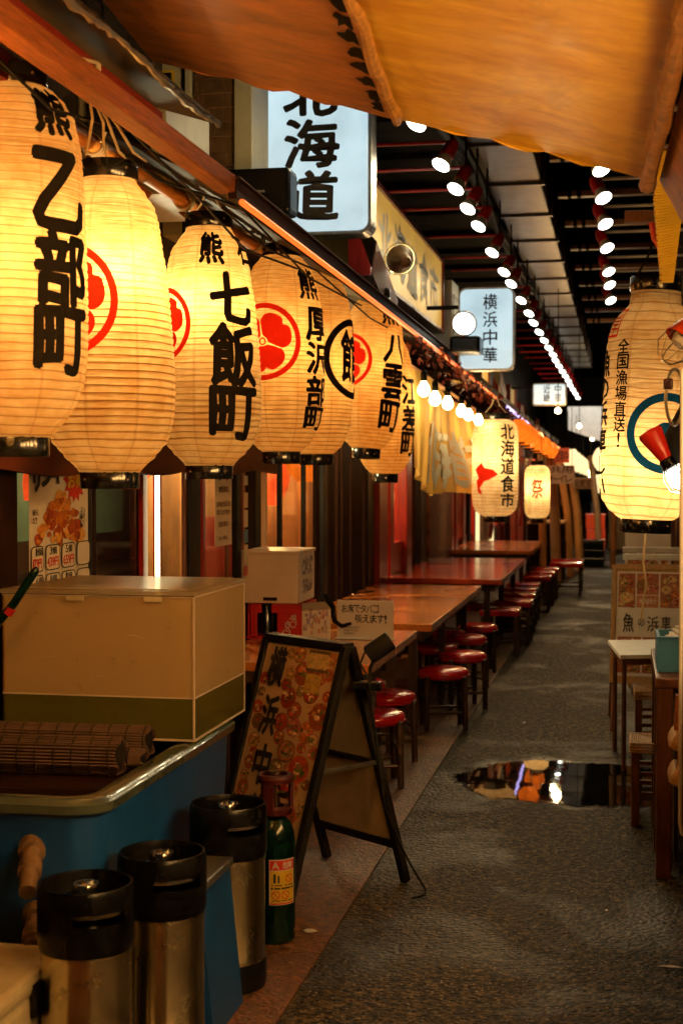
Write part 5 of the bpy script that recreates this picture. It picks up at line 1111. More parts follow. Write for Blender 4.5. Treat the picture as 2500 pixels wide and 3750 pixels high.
# gas cylinder
o = thing('gas_cylinder', 'green gas cylinder with red valve guard and warning label', 'gas cylinder', (-1.125, 4.56, 0.006))
r = 0.066
m = MB(); m.lathe([(r * .8, 0.0), (r, 0.012), (r, 0.33), (r * .95, 0.365), (r * .78, 0.395), (r * .5, 0.415), (0.028, 0.425), (0.028, 0.435)], 36, capb=True, capt=True); m.build('body', 'green_steel', o)
m = MB(); m.lathe([(0.056, 0.425), (0.058, 0.43), (0.058, 0.445), (0.030, 0.45)], 28); m.build('collar', 'maroon', o)
for a in (20, 140, 260):
    m = MB(); m.box((0.052 * math.cos(R(a)), 0.052 * math.sin(R(a)), 0.485), (0.014, 0.036, 0.085), Matrix.Rotation(R(a), 3, 'Z'), 0.003); m.build('guard_bar', 'maroon', o)
m = MB(); m.lathe([(0.040, 0.527), (0.060, 0.53), (0.062, 0.545), (0.056, 0.555), (0.042, 0.556), (0.038, 0.545), (0.040, 0.527)], 28); m.build('guard_ring', 'maroon', o)
m = MB(); m.tube([(0, 0, 0.43), (0, 0, 0.52)], 0.016, 12); v_ = m.build('valve', 'brass', o)
m = MB(); m.tube([(0, 0, 0.49), (0.042, -0.016, 0.49)], 0.012, 10); m.build('outlet', 'brass', v_)
m = MB(); m.tube([(0, 0, 0.558), (0, 0, 0.566)], 0.022, 16); m.build('hand_wheel', 'chrome', v_)
d = Vector((-1.125, 4.56, 0)).normalized(); rt = Vector((d.y, -d.x, 0))
def cm(th0, off=0.0012):
    def g(u, v, w=0.0):
        th = R(th0) + u / r; p = (-d * math.cos(th) + rt * math.sin(th)) * (r + off + w); return Vector((p.x, p.y, v))
    return g
obj('warning_label', mapped([rect(-0.046, 0.135, 0.046, 0.285)], cm(22), 0.012), 'paper', o)
obj('warning_label', mapped([rect(-0.043, 0.142, 0.043, 0.248)], cm(22, 0.0018), 0.012), 'yellow_plastic', o)
obj('label_band', mapped([rect(-0.044, 0.250, 0.044, 0.282)], cm(22, 0.0018), 0.012), 'red_ink', o)
obj('label_band', mapped([rect(-0.044, 0.137, 0.044, 0.1415)], cm(22, 0.0018), 0.012), 'red_ink', o)
obj('lettering', letters(row('危険', -0.002, 0.255, 0.036, 0.022) + [('A', -0.036, 0.255, -0.014, 0.277)], cm(22, 0.0024), 0.02), 'pale_ink', o)
obj('symbol', mapped(ring2(0.011, 0.014, 20, 0.022, 0.222) + ring2(0.011, 0.014, 20, -0.024, 0.168) + ring2(0.011, 0.014, 20, 0.008, 0.168) + [[(0.013, 0.230), (0.015, 0.232), (0.031, 0.214), (0.029, 0.212)], [(-.033, .176), (-.031, .178), (-.015, .16), (-.017, .158)], [(-.001, .176), (.001, .178), (.017, .16), (.015, .158)]], cm(22, 0.0024), 0.02), 'red_ink', o)
for q in (rect(-0.032, 0.208, -0.024, 0.238), rect(-0.018, 0.208, -0.012, 0.232), rect(-0.038, 0.198, -0.004, 0.202), rect(0.006, 0.198, 0.038, 0.202), rect(-0.04, 0.187, 0.04, 0.193), rect(-0.036, 0.148, 0.036, 0.151)): obj('symbol', mapped([q], cm(22, 0.0024), 0.02), 'ink', o)
obj('stamp', letters(row('12574', -0.05, 0.372, 0.055, 0.012), lambda u, v, w=0.0: cm(5, -0.001 - (v - 0.33) * 0.28)(u, v, w), 0.0), 'pale_ink', o)

# ------------------------------------------------------------------ sandwich board
F1 = Vector((-1.15, 4.86, 0.006)); w_ = Vector((-0.79, 0.61, 0)); s_ = Vector((0.6, 0.8, 0)); BW = 0.46
R1 = F1 + s_ * 0.565; T1 = F1 + s_ * 0.283 + Vector((0, 0, 0.915))
o = thing('sandwich_board', 'black framed menu sandwich board with food pictures and 横浜中華 lettering', 'sandwich board', F1)
z_ = Vector((0, 0, 0))
T = T1 - F1; Q = R1 - F1
def bar(a, b, t=0.026, name='frame_bar', mat='black_metal'):
    a = Vector(a); b = Vector(b); dirn = (b - a); L_ = dirn.length; rot = dirn.to_track_quat('Z', 'Y').to_matrix()
    m = MB(); m.box((a + b) / 2, (t, t, L_), rot, 0.003); return m.build(name, mat, o)
W2 = w_ * BW
for foot, off in ((z_, -s_ * 0.012), (Q, s_ * 0.012)):
    bar(foot + off, T + off, 0.030, 'leg'); bar(foot + W2 + off, T + W2 + off, 0.030, 'leg')
    bar(T + off, T + W2 + off, 0.032, 'top_rail'); lo = foot.lerp(T, 0.16); bar(lo + off, lo + W2 + off, 0.028, 'bottom_rail')
for e in (z_, W2):
    bar(z_.lerp(T, 0.52) + e, Q.lerp(T, 0.52) + e, 0.016, 'hinge_brace', 'galv')
bar(Q.lerp(T, 0.52), Q.lerp(T, 0.52) + W2, 0.02, 'cross_rail')
# front menu panel
a = z_.lerp(T, 0.165); yd = (T - z_).normalized(); Hh = (T - a).length - 0.015
f = Fr(a + W2 - s_ * 0.012 - w_ * 0.012, -w_, yd); W3 = BW - 0.024
quad_panel(f, W3, Hh, 0.006).build('menu_panel', 'card', o)
m = MB(); m.slab([f(0, 0, 0.001), f(W3, 0, 0.001), f(W3, Hh, 0.001), f(0, Hh, 0.001)], f.n * 0.0006); m.build('menu_print', 'menu_cream', o)
keep = lambda x, y, r_: not (abs(x - 0.085 - (Hh - y) * 0.10) < 0.045 + r_ * 0.6)
P = dishes(W3, Hh, 60, 4, 0.024, 0.060, keep)
P = [(p, w + 0.0014, c) for p, w, c in P]
P.append((rect(0.27, Hh - 0.17, 0.36, Hh - 0.10), 0.0052, (0.5, 0.3, 0.06)))
P.append((rect(0.26, Hh - 0.09, 0.38, Hh - 0.01), 0.0053, (0.1, 0.06, 0.03)))
for k in range(5): P.append((disc(0.275 + k * 0.022, Hh - 0.05, 0.022, 10, 1.4), 0.0054 + k * 0.0001, (0.55, 0.36, 0.12)))
obj('food_pictures', colour_mesh(P, f, 'p'), 'print', o)
it = []
for k, c in enumerate('横浜中華'):
    y1 = Hh - 0.02 - k * 0.185; x0 = 0.045 + k * 0.021; it.append((c, x0, y1 - 0.145, x0 + 0.092, y1))
for q in it: obj('lettering', letters([q], Fr(f(0, 0, 0.0062), f.x, f.y), 0.035), 'ink', o)
# plain rear panel
a2 = Q.lerp(T, 0.165); yd2 = (T - Q).normalized(); f2 = Fr(a2 + s_ * 0.012, w_, yd2)
m = MB(); m.slab([f2(0.012, 0), f2(BW - 0.012, 0), f2(BW - 0.012, Hh), f2(0.012, Hh)], s_ * 0.006); m.build('rear_panel', 'aboard_back', o)
# clip lamp on the board
o = thing('clip_lamp', 'black cylinder clip lamp fixed to the top of the sandwich board', 'lamp', T1 + Vector((0.055, -0.02, -0.13)))
q = Vector((0.80, 0.15, 0.55)).to_track_quat('Z', 'Y').to_matrix().to_4x4()
m = MB(); m.lathe([(0.0, -0.05), (0.03, -0.048), (0.036, -0.04), (0.036, 0.05), (0.033, 0.052), (0.031, 0.03), (0.0, 0.02)], 24, (0.065, -0.02, 0.135), q); m.build('shade', 'black_metal', o)
m = MB(); m.tube([(0.05, -0.02, 0.10), (0.03, -0.01, 0.06), (0.03, 0.0, 0.0)], 0.007, 8); m.build('arm', 'black_metal', o)
m = MB(); m.lo_hi((-0.03, -0.02, -0.02), (0.07, 0.02, 0.012), 0.005); m.build('clamp', 'black_plastic', o)
m = MB(); m.tube([(0.02, -0.035, 0.13), (0.0, -0.04, 0.08), (0.03, -0.02, 0.02), (0.05, 0.0, -0.2), (0.08, 0.02, -0.45), (0.13, 0.07, -0.60), (0.165, 0.10, -0.68), (0.19, 0.115, -0.73), (0.21, 0.11, -0.757), (0.222, 0.09, -0.768), (0.222, 0.06, -0.773), (0.205, 0.035, -0.776), (0.18, 0.02, -0.777)], 0.0045, 6); m.build('flex', 'cable', o)

# ------------------------------------------------------------------ litter on the ground
for k, (x, y, s, mt, lb) in enumerate(((-1.03, 4.66, 0.022, 'paper', 'torn paper scrap lying on the orange strip'), (-1.06, 4.48, 0.012, 'card', 'tiny brown scrap on the orange strip'), (0.15, 4.55, 0.022, 'paper', 'short white stick on the asphalt'), (0.02, 5.95, 0.012, 'paper', 'cigarette butt beside the woven stool'), (-0.05, 5.1, 0.006, 'paper', 'bottle cap on the asphalt'), (-0.6, 8.9, 0.010, 'paper', 'small white fleck beyond the puddle'))):
    m = MB(); rnd = random.Random(k); z0 = 0.008 if x < -0.95 else 0.003
    m.slab([(x + s * math.cos(t) * rnd.uniform(.6, 1.3) * (1.6 if k in (2, 3) else 1), y + s * math.sin(t) * rnd.uniform(.6, 1.3) * (0.3 if k in (2, 3) else 1), z0 + 0.004 * rnd.random()) for t in [j * 1.05 for j in range(6)]], (0, 0, 0.002)); tag(m.build('litter', mt), lb, 'litter')

# ------------------------------------------------------------------ right side
o = thing('vinyl_curtain', 'clear vinyl sheet with a white edge hanging on the right', 'curtain', (0.172, 4.4, 0.45))
m = MB(); m.lo_hi((0.008, 0, 0), (0.75, 0.002, 2.2)); m.build('film', 'vinyl', o)
m = MB(); m.tube([(0.03, 0, 0.0), (0.008, 0, 0.015), (0.002, 0, 0.05), (0.0, 0, 1.42)], 0.006, 8); m.build('white_edge', 'white_paint', o)
# yellow ribbed strip
o = thing('ribbed_strip', 'yellow ribbed plastic strip hanging under the awning', 'strip', (0.155, 4.7, 2.17))
m = MB(); n = 46; pts = []
for k in range(n + 1):
    t = k / n; zz = t * 0.42; hw = 0.006 + 0.045 * min(1, t * 1.6); pts.append((-0.035 + t * 0.035 - hw + (0.005 if k % 2 else 0), 0, zz))
back_ = [(-0.035 + t * 0.05 + 0.035, 0, t * 0.42) for t in (1, 0.6, 0.2, 0)]
m.slab(pts + back_, (0, 0.02, 0)); m.build('ribbed_sheet', 'yellow_plastic', o)
for k in range(n):
    t = k / n; m = MB(); hw = 0.006 + 0.045 * min(1, t * 1.6); m.tube([(-0.037 + t * 0.035 - hw, -0.002, t * 0.42), (-0.02 + t * 0.05 + 0.02, -0.002, t * 0.42 + 0.012)], 0.0022, 4); m.build('rib', 'yellow_plastic', o)
# clip lamps with red shades
def clip(label, loc, aim, shade, power, scale=1.0):
    o = thing('caged_clip_lamp', label, 'lamp', loc); q = Vector(aim).to_track_quat('Z', 'Y').to_matrix().to_4x4() @ Matrix.Scale(scale, 4)
    m = MB(); m.lathe([(0.012, -0.10), (0.028, -0.095), (0.030, -0.05), (0.048, 0.0), (0.062, 0.05), (0.060, 0.052), (0.046, 0.002), (0.028, -0.045)], 26, M=q); m.build('shade', shade, o)
    m = MB(); m.lathe([(0.0, 0.075), (0.025, 0.068), (0.034, 0.045), (0.026, 0.01), (0.014, -0.02)], 18, M=q); m.build('bulb', 'lens' if power else 'white_paint', o)
    for k in range(6):
        a = PI * k / 6 * 2; m = MB(); m.tube([q @ Vector((0.058 * math.cos(a), 0.058 * math.sin(a), 0.05)), q @ Vector((0.062 * math.cos(a), 0.062 * math.sin(a), 0.09)), q @ Vector((0.03 * math.cos(a), 0.03 * math.sin(a), 0.135)), q @ Vector((0, 0, 0.142))], 0.0018, 4); m.build('cage_wire', 'galv', o)
    m = MB(); m.lathe([(0.020, -0.17), (0.026, -0.165), (0.026, -0.10), (0.012, -0.095)], 16, M=q, capb=True); m.build('handle', 'black_plastic', o)
    if power: lamp('clip_light', 'SPOT', q @ Vector((0, 0, 0.10)), power, (1, 0.86, 0.6), 0.03, o, aim=aim, size=R(110), blend=0.8)
    return o
clip('orange red caged clip lamp high beside the tall lantern', (0.205, 4.62, 2.01), (-0.60, -0.25, -0.75), 'orange_plastic', 0, 0.95)
o = thing('caged_clip_lamp', 'dark red caged work lamp hanging before the tall lantern', 'lamp', (0.115, 4.62, 1.63))
q = Vector((0.50, -0.05, -0.86)).to_track_quat('Z', 'Y').to_matrix().to_4x4()
m = MB(); m.lathe([(0.0, -0.075), (0.036, -0.07), (0.040, -0.06), (0.020, 0.035), (0.0, 0.036)], 26, M=q); m.build('cap', 'red_plastic', o)
m = MB(); m.lathe([(0.019, 0.03), (0.024, 0.035), (0.026, 0.065), (0.016, 0.07)], 20, M=q); m.build('socket', 'black_plastic', o)
m = MB(); m.lathe([(0.014, 0.066), (0.026, 0.085), (0.030, 0.11), (0.018, 0.135), (0.0, 0.14)], 18, M=q); m.build('bulb', 'lens', o)
for k in range(7):
    a = 2 * PI * k / 7; m = MB(); m.tube([q @ Vector((0.025 * math.cos(a), 0.025 * math.sin(a), 0.06)), q @ Vector((0.042 * math.cos(a), 0.042 * math.sin(a), 0.09)), q @ Vector((0.040 * math.cos(a), 0.040 * math.sin(a), 0.13)), q @ Vector((0, 0, 0.165))], 0.0018, 4); m.build('cage_wire', 'galv', o)
lamp('work_light', 'SPOT', q @ Vector((0, 0, 0.15)), 2.0, (1, 0.86, 0.6), 0.03, o, aim=(0.5, -0.05, -0.86), size=R(120), blend=0.8)
o = thing('clamp_arm', 'black clamp arm holding the red clip lamps', 'bracket', (0.16, 4.68, 1.6))
m = MB(); m.slab([(-0.035, 0, 0.07), (0.03, 0, 0.20), (0.05, 0, 0.20), (0.05, 0, -0.06), (0.0, 0, -0.05)], (0, 0.02, 0)); m.build('plate', 'black_matt', o)
m = MB(); m.tube([(0.0 + 0.055 * math.cos(t) * 0.5, 0.0, 0.2 + 0.09 * math.sin(t)) for t in [2 * PI * k / 24 for k in range(24)]], 0.006, 6, closed=True); m.build('cable_loop', 'galv', o)
m = MB(); m.lo_hi((-0.035, -0.01, 0.225), (-0.005, 0.03, 0.26), 0.006); m.build('plug', 'maroon', o)
tag(MB().tube([(0.085, 5.5, 1.33), (0.08, 5.49, 1.28), (0.075, 5.49, 1.22), (0.088, 5.48, 1.14), (0.075, 5.49, 1.06), (0.07, 5.49, 1.0)], 0.005, 6).build('hanging_string', 'rope'), 'thin knotted string hanging below the tall lantern', 'string')
# hardware above the tall lantern
o = thing('lantern_bracket', 'brown timber arm and red hook holding the tall lantern', 'bracket', (0.10, 5.5, 2.50))
m = MB(); m.lo_hi((-0.10, -0.02, 0.0), (0.50, 0.02, 0.045), 0.004); m.build('arm', 'brown_wood', o)
m = MB(); m.tube([(0, 0, 0), (0.01, 0, -0.06), (0.03, 0, -0.09), (0.04, 0, -0.16)], 0.012, 8); m.build('hook', 'red_plastic', o)

# right menu stand, trays and stools
o = thing('menu_stand', 'wooden menu easel with food pictures lettered 魚の浜車', 'sign', (-0.055, 8.85, 0))
yd = Vector((0.02, 0.20, 0.98)); f = Fr((-0.01, -0.06, 0.30), (1, -0.05, 0), yd); W_, H_ = 0.47, 0.70
quad_panel(f, W_, H_, 0.012).build('board', 'pale_wood', o)
m = MB(); m.slab([f(0.02, 0.03, 0.0005), f(W_ - 0.02, 0.03, 0.0005), f(W_ - 0.02, H_ - 0.03, 0.0005), f(0.02, H_ - 0.03, 0.0005)], f.n * 0.001); m.build('menu_sheet', 'paper', o)
P = []
for (x0, y0, x1, y1, n, sd) in ((0.03, 0.45, 0.13, 0.66, 14, 1), (0.14, 0.53, 0.27, 0.66, 5, 2), (0.28, 0.45, 0.45, 0.66, 16, 3), (0.03, 0.05, 0.17, 0.27, 10, 5), (0.18, 0.05, 0.44, 0.27, 18, 6)):
    P = [(rect(x0, y0, x1, y1), 0.0018, (0.36, 0.10, 0.05))]
    for p, w, c in dishes(x1 - x0, y1 - y0, n, sd, 0.02, 0.045): P.append(([(a + x0, b + y0) for a, b in p], w + 0.0016, c))
    obj('food_picture', colour_mesh(P, f, 'p'), 'print', o)
obj('price_panel', colour_mesh([(rect(0.14, 0.45, 0.27, 0.525), 0.0018, (0.5, 0.2, 0.10))], f, 'p'), 'print', o)
obj('lettering', letters([('魚', 0.06, 0.30, 0.125, 0.41), ('の', 0.15, 0.335, 0.19, 0.385), ('浜', 0.205, 0.305, 0.275, 0.395), ('車', 0.29, 0.32, 0.345, 0.40)], Fr(f(0, 0, 0.003), f.x, f.y), 0.012, 0, 0.03), 'ink', o)
obj('lettering', letters(row('海鮮盛合せ', 0.155, 0.475, 0.10, 0.03), Fr(f(0, 0, 0.003), f.x, f.y), 0.012), 'pale_ink', o)
for u0, v0, u1, v1 in ((-0.012, -0.012, 0.012, H_ + 0.012), (W_ - 0.012, -0.012, W_ + 0.012, H_ + 0.012)):
    m = MB(); m.slab([f(u0, v0, 0.006), f(u1, v0, 0.006), f(u1, v1, 0.006), f(u0, v1, 0.006)], f.n * -0.026); m.build('frame_stile', 'pale_wood', o)
for v0, v1 in ((-0.014, 0.018), (H_ - 0.014, H_ + 0.018)):
    m = MB(); m.slab([f(0.0125, v0, 0.006), f(W_ - 0.0125, v0, 0.006), f(W_ - 0.0125, v1, 0.006), f(0.0125, v1, 0.006)], f.n * -0.026); m.build('frame_rail', 'pale_wood', o)
for x in (0.0, W_ - 0.03):
    m = MB(); m.tube([f(x + 0.012, 0.1, -0.02), (x - 0.005, -0.13, 0.0)], 0.014, 6); m.build('leg', 'brown_wood', o)
    m = MB(); m.tube([f(x + 0.012, H_ - 0.18, -0.03), (x - 0.02, 0.45, 0.0)], 0.016, 6); m.build('rear_leg', 'brown_wood', o)
o = thing('tray_table', 'small pale folding tray table before the menu easel', 'table', (0.07, 7.85, 0))
m = MB(); m.slab([(-0.150, 0.30, 0.60), (-0.08, -0.38, 0.60), (0.30, -0.25, 0.60), (0.30, 0.44, 0.60)], (0, 0, 0.02)); m.build('tray', 'white_paint', o)
m = MB(); m.slab([(-0.135, 0.28, 0.565), (-0.07, -0.355, 0.565), (0.29, -0.235, 0.565), (0.29, 0.42, 0.565)], (0, 0, 0.034)); m.build('edge', 'brown_wood', o)
for x, y in ((-0.06, -0.30), (0.26, -0.2), (-0.11, 0.26), (0.26, 0.38)):
    m = MB(); m.tube([(x, y, 0), (x, y, 0.565)], 0.014, 6); m.build('leg', 'brown_wood', o)
for k, (lb, y, z, x) in enumerate((('pale folding chair rail catching white light', 10.6, 0.93, 0.0), ('second pale rail catching white light behind the menu easel', 11.6, 0.93, 0.0))):
    o = thing('folding_rack', lb, 'rack', (x, y, 0))
    m = MB(); m.lo_hi((0, 0, z), (0.46, 0.05, z + 0.045), 0.006); m.build('top_rail', 'white_paint', o)
    for xx in (0.04, 0.40):
        m = MB(); m.lo_hi((xx, 0.005, 0), (xx + 0.03, 0.04, z)); m.build('leg', 'post_wood', o)
o = thing('menu_stand', 'smaller menu board standing farther along the right wall', 'sign', (0.02, 13.6, 0))
f = Fr((0, 0, 0.4), (1, 0, 0), (0, 0.15, 1)); quad_panel(f, 0.42, 0.72, 0.015).build('board', 'paper', o)
obj('food_pictures', colour_mesh([(p, w + 0.001, c) for p, w, c in dishes(0.42, 0.50, 26, 12, 0.03, 0.05)], f, 'p'), 'print', o)
for x in (0.02, 0.38):
    m = MB(); m.tube([(x, 0, 0.41), (x, -0.05, 0)], 0.014, 6); m.build('leg', 'brown_wood', o)
o = thing('shade_counter', 'unseen dark stall counter added on the near right to shade the floor', 'counter', (0.33, 0.6, 0))  # unseen counter added to shade the near right asphalt
m = MB(); m.lo_hi((0, 0, 0.90), (0.6, 3.7, 0.95), 0.008); m.build('counter_top', 'brown_wood', o)
for k in range(9):
    m = MB(); m.lo_hi((0.03, 0.02 + k * 0.408, 0.0), (0.055, 0.42 + k * 0.408, 0.899), 0.004); m.build('plank', 'brown_wood', o)
o = thing('shade_case', 'unseen dark display case added on the near right counter to shade the floor', 'display case', (0.38, 0.7, 0.951))  # unseen blocker added to push the counter's shadow farther across the asphalt
m = MB(); m.lo_hi((0, 0, 0), (0.4, 3.4, 0.32), 0.01); m.build('case', 'brown_wood', o)
# counter with the blue box
o = thing('wooden_counter', 'dark brown wooden counter on the right holding a blue box', 'counter', (0.125, 5.55, 0))
m = MB(); m.lo_hi((0, 0, 0.735), (0.5, 0.95, 0.775), 0.006); m.build('counter_top', 'brown_wood', o)
for x, y in ((0.005, 0.01), (0.005, 0.42), (0.005, 0.86), (0.40, 0.01)):
    m = MB(); m.lo_hi((x, y, 0), (x + 0.06, y + 0.07, 0.734), 0.004); m.build('leg', 'brown_wood', o)
m = MB(); m.lo_hi((0.075, 0.10, 0.05), (0.09, 0.85, 0.734)); m.build('side_board', 'stool_wood', o)
o = thing('blue_box', 'light blue plastic box of white papers on the counter', 'box', (0.135, 5.72, 0.776))
m = MB()
for a, b in (((0, 0), (0.3, 0.012)), ((0, 0.348), (0.3, 0.36)), ((0, 0.0121), (0.012, 0.3479)), ((0.288, 0.0121), (0.3, 0.3479))): m.lo_hi((a[0], a[1], 0), (b[0], b[1], 0.13))
m.build('body', 'light_blue', o)
m = MB(); m.lo_hi((0.0125, 0.0125, 0), (0.2875, 0.3475, 0.008)); m.build('floor', 'light_blue', o)
m = MB(); m.lo_hi((-0.006, -0.006, 0.1305), (0.306, 0.012, 0.14), 0.002); m.build('lip', 'light_blue', o)
for k in range(4):
    m = MB(); m.box((0.10 + 0.03 * k, 0.16 + 0.02 * k, 0.11 + 0.012 * k), (0.16, 0.28, 0.008), Matrix.Rotation(R(8 * k - 10), 3, 'Z')); m.build('paper_pack', 'paper', o)
# woven stools
def woven(label, loc, rz):
    o = thing('woven_stool', label, 'stool', loc, rz)
    for x in (-1, 1):
        for y in (-1, 1):
            m = MB(); m.box((x * 0.125, y * 0.125, 0.18), (0.038, 0.038, 0.36), None, 0.005); m.build('leg', 'brown_wood', o)
    for z, d in ((0.11, 0.02), (0.20, 0.018)):
        for x in (-1, 1):
            m = MB(); m.box((x * 0.125, 0, z), (0.02, 0.21, d)); m.build('rung', 'brown_wood', o)
            m = MB(); m.box((0, x * 0.125, z + 0.03), (0.21, 0.02, d)); m.build('rung', 'brown_wood', o)
    n = 15; m = MB()
    for k in range(n):
        d_ = 0.145 * (1 - k / n)
        zz = 0.365 - 0.012 * (k / n)
        m.tube([(-d_, -d_, zz), (d_, -d_, zz), (d_, d_, zz), (-d_, d_, zz)], 0.0062, 6, closed=True)
    for k in range(3):
        m.tube([(-0.147, -0.147, 0.353 - k * 0.012), (0.147, -0.147, 0.353 - k * 0.012), (0.147, 0.147, 0.353 - k * 0.012), (-0.147, 0.147, 0.353 - k * 0.012)], 0.0062, 6, closed=True)
    m.build('woven_seat', 'rattan', o)
    return o
woven('woven rope seat stool standing by the puddle', (0.185, 6.52, 0), 0.0)
woven('woven rope seat stool pushed under the menu easel', (0.215, 8.05, 0), 0.0)
o = thing('leaning_chair', 'tan leather chair back leaning against the right counter', 'chair', (0.235, 4.95, 0))
m = MB()
pts = [(-0.055, 0.0, 0.80), (-0.062, 0.0, 0.70), (-0.05, 0.0, 0.60), (-0.045, 0.0, 0.50), (-0.035, 0.0, 0.40), (-0.02, 0.0, 0.30), (0.01, 0.0, 0.18), (0.05, 0.0, 0.08), (0.10, 0.0, 0.0)]
m.slab([(p[0], 0, p[2]) for p in pts] + [(0.3, 0, 0.0), (0.3, 0, 0.80)], (0, 0.05, 0)); m.build('side_panel', 'beam_wood', o)
for z in (0.62, 0.50):
    m = MB(); m.box((-0.05, 0.03, z + 0.03), (0.05, 0.2, 0.06), Matrix.Rotation(R(25), 3, 'Y'), 0.02); m.smooth = True; m.build('cushion_roll', 'rattan', o)

# ------------------------------------------------------------------ far end of the alley
BC = [('red_plastic', 'red'), ('box_white', 'cream'), ('orange_plastic', 'orange'), ('yellow_plastic', 'yellow')]
for k in range(12):
    y = 14.4 + k * 0.62; mt, cn = BC[(k * 3 + k // 4) % 4]
    o = thing('hanging_banner', cn + ' cloth strip hanging behind the small figure lantern', 'banner', (-1.34 + 0.05 * (k % 3), y, 0.92 + 0.09 * (k * 7 % 5)), 0, 'cloth strips under the far eave')
    hh = 1.78 - o.location.z; n = 10; m = MB()
    for j in range(n):
        z0, z1 = hh * j / n, hh * (j + 1) / n; x0, x1 = 0.012 * math.sin(j * 1.1 + k), 0.012 * math.sin((j + 1) * 1.1 + k)
        m.poly([(x0, 0, z0), (x0 + 0.02, 0.30, z0), (x1 + 0.02, 0.30, z1), (x1, 0, z1)])
    bmesh.ops.remove_doubles(m.bm, verts=m.bm.verts, dist=0.001); m.smooth = True; m.build('cloth', mt, o)
    m = MB(); m.tube([(0, -0.02, hh), (0.02, 0.32, hh)], 0.008, 6); m.build('rod', 'brown_wood', o)
    obj('lettering', letters(col(['生ビール', '海鮮丼', '焼き鳥', '日本酒'][k % 4], 0.15, hh - 0.05, 0.16, min(hh - 0.1, 0.6)), Fr((0.032, 0, 0), (0.02, 0.30, 0), (0, 0, 1)), 0.02), 'pale_ink' if cn == 'red' else 'ink', o)
o = thing('white_screen', 'plain white panel hanging across the far end', 'panel', (-0.95, 25, 2.12))
m = MB(); m.slab([(0, 0, 0.22), (0.9, 0, -0.10), (0.9, 0, 0.62), (0, 0, 0.62)], (0, 0.03, 0)); m.build('panel', 'white_paint', o)
lamp('panel_light', 'SPOT', (0.35, -1.5, 1.0), 90, (1, 0.95, 0.85), 0.1, o, aim=(0, 1, -0.45), size=R(90))
for k, (x, y, lean, hh, r_, mt) in enumerate(((-0.98, 18.0, 0.02, 2.1, 0.05, 'post_wood'), (-0.90, 20.0, 0.06, 2.0, 0.075, 'pale_wood'), (-0.78, 22.0, 0.10, 1.9, 0.06, 'post_wood'), (-0.68, 23.5, 0.10, 1.9, 0.07, 'pale_wood'), (-0.42, 26.0, 0.08, 1.9, 0.06, 'pale_wood'), (-0.16, 24.0, -0.04, 1.9, 0.05, 'post_wood'))):
    o = tag(MB().tube([(x, y, 0), (x - lean * 0.5, y, hh * .5), (x - lean * 2.0, y, hh)], [r_, r_ * .97, r_ * .9], 10).build('timber_post', mt), ['straight brown timber post by the far table', 'thick pale post behind the cushion bench', 'leaning brown post behind the thick pale one', 'second leaning pale post by the green crates', 'last leaning pale post near the end wall', 'slim brown post on the right of the far passage'][k], 'post')
def hang(label, x, y, z, w, h, text, mat='paper', ink='brown_ink'):
    o = thing('hanging_sign', label, 'sign', (x, y, z))
    m = MB(); m.lo_hi((0, 0, 0), (w, 0.012, h)); m.build('card', mat, o)
    for i, t in enumerate(text): obj('lettering', letters(row(t, w * .08, h * (1 - (i + 1) / len(text)) + h * .08, w * .84, h / len(text) * .75), Fr((0, -0.002, 0), (1, 0, 0), (0, 0, 1)), 0.02), ink, o)
    for xx in (w * .1, w * .9):
        m = MB(); m.tube([(xx, 0.005, h), (xx, 0.005, h + 0.5)], 0.004, 4); m.build('cord', 'cable', o)
for k in range(9):
    x, y = ((-0.30 + 0.02 * (k % 2), 17.5 + k * 1.5) if k % 2 else (-0.72, 20.5 + k * 1.0))
    o = thing('small_lantern', 'small pale lantern added to brighten the far passage', 'lantern', (x, y, 1.62 - 0.01 * k), 0, 'lanterns added over the far passage')  # lanterns added to brighten the far end
    m = MB(); m.lathe([(0.05, 0)] + [(0.12 * math.sin(PI * (0.14 + 0.72 * t / 12)) * (1 - 0.03 * (t % 2)), 0.30 * t / 12) for t in range(13)] + [(0.05, 0.30)], 20); m.build('shade', 'lit_sign', o)
    m = MB(); m.lathe([(0.05, -0.02), (0.052, 0.0), (0.05, 0.004)], 14, capb=True); m.build('base_ring', 'black_matt', o)
    m = MB(); m.tube([(0, 0, 0.30), (0, 0, 0.9)], 0.004, 4); m.build('cord', 'cable', o)
hang('yellowed hanging card pointing to the shared toilet', -0.97, 19.0, 1.44, 0.34, 0.24, ('共用', 'トイレ'), 'box_white')
hang('pinkish hanging card beyond the toilet card', -0.70, 20.5, 1.36, 0.28, 0.16, ('化粧室',), 'box_white')
hang('orange paper strip hanging above the toilet card', -0.92, 19.6, 1.72, 0.2, 0.2, ('営業中',), 'orange_plastic')
o = thing('lit_sign', 'small white lit square sign deep in the passage', 'sign', (-0.55, 27.0, 1.22))
m = MB(); m.lo_hi((0, 0, 0), (0.30, 0.08, 0.34), 0.01); m.build('face', 'lit_sign', o)
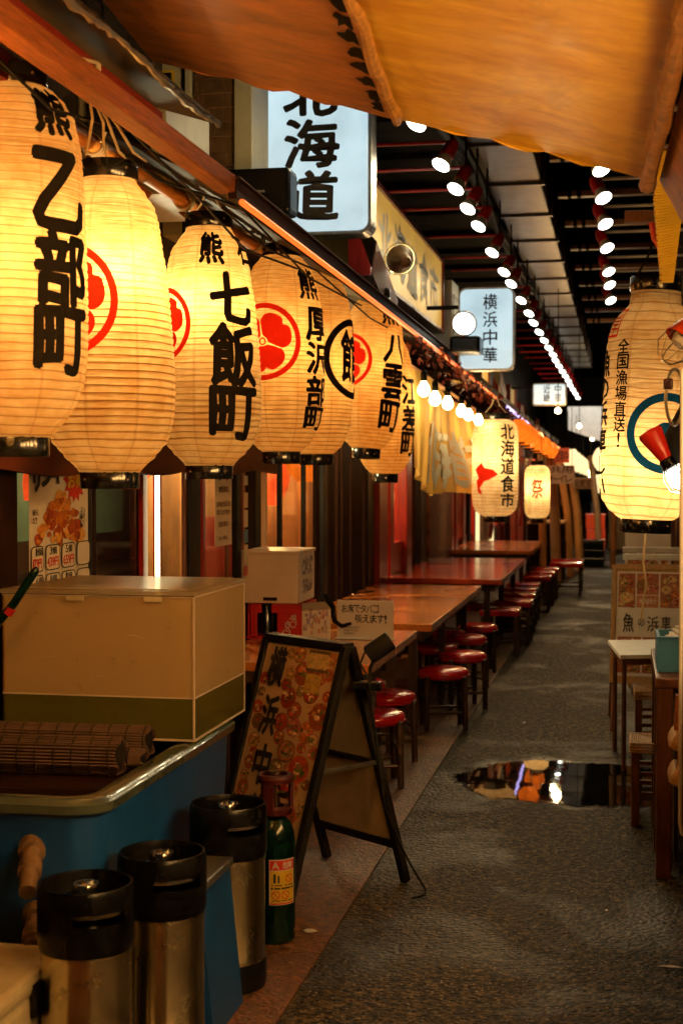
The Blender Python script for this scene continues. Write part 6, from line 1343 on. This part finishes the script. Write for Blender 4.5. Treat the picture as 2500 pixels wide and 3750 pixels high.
for k, (x, z) in enumerate(((-0.62, 1.62), (-0.62, 1.50), (-0.40, 1.55), (-0.38, 1.68))):
    o = thing('small_lamp', 'tiny white lamp glowing at the end of the passage', 'lamp', (x, 28, z), 0, 'lamps at the end of the passage')
    m = MB(); m.lathe([(0.0, -0.05), (0.04, -0.03), (0.05, 0.0), (0.03, 0.04), (0.012, 0.06)], 12); m.build('globe', 'tube_white', o)
    m = MB(); m.tube([(0, 0, 0.05), (0, 0, 0.5)], 0.004, 4); m.build('cord', 'cable', o)
for k, (x, y, w, d, h, mt, lb) in enumerate(((-0.72, 24.5, 0.4, 0.5, 0.42, 'green_steel', 'dark green plastic crates stacked in the far passage'), (-0.68, 27, 0.35, 0.4, 0.8, 'orange_plastic', 'orange banner cloth over a box in the far passage'), (-0.3, 30, 0.5, 0.4, 1.0, 'card', 'tan cardboard boxes stacked near the end wall'), (-1.35, 20.6, 0.5, 1.2, 0.85, 'dark_wood', 'dark counter beneath the leaning posts'), (0.1, 17.0, 0.35, 0.8, 0.8, 'brown_wood', 'brown cupboard along the right of the passage'))):
    o = thing('passage_box', lb, 'box', (x, y, 0.006))
    for j in range(3):
        m = MB(); m.lo_hi((0.01 * (j % 2), 0, h * j / 3 + 0.002), (w + 0.01 * (j % 2), d, h * (j + 1) / 3 - 0.006), 0.01); m.build('tier', mt, o)
    m = MB(); m.lo_hi((-0.01, -0.01, h - 0.004), (w + 0.02, d + 0.01, h + 0.02), 0.005); m.build('cover', 'pale_wood' if k == 3 else mt, o)
for x, y, z, p, c in ((-0.55, 26, 2.2, 60, (1, 0.72, 0.38)), (-0.62, 20.6, 2.25, 60, (1, 0.62, 0.25)), (-0.4, 32, 2.3, 30, (1, 0.8, 0.5)), (-0.75, 16.8, 2.3, 30, (1, 0.6, 0.22))):
    o = thing('pendant_lamp', 'plain pendant lamp over the far passage', 'lamp', (x, y, z), 0, 'pendant lamps in the far passage')
    m = MB(); m.lathe([(0.0, -0.03), (0.03, -0.02), (0.035, 0.01), (0.012, 0.04)], 14); m.build('bulb', 'bulb_warm', o)
    m = MB(); m.tube([(0, 0, 0.04), (0, 0, 4.25 - z)], 0.005, 4); m.build('cord', 'cable', o)
    lamp('pendant_glow', 'POINT', (0, 0, -0.09), p, c, 0.05, o)
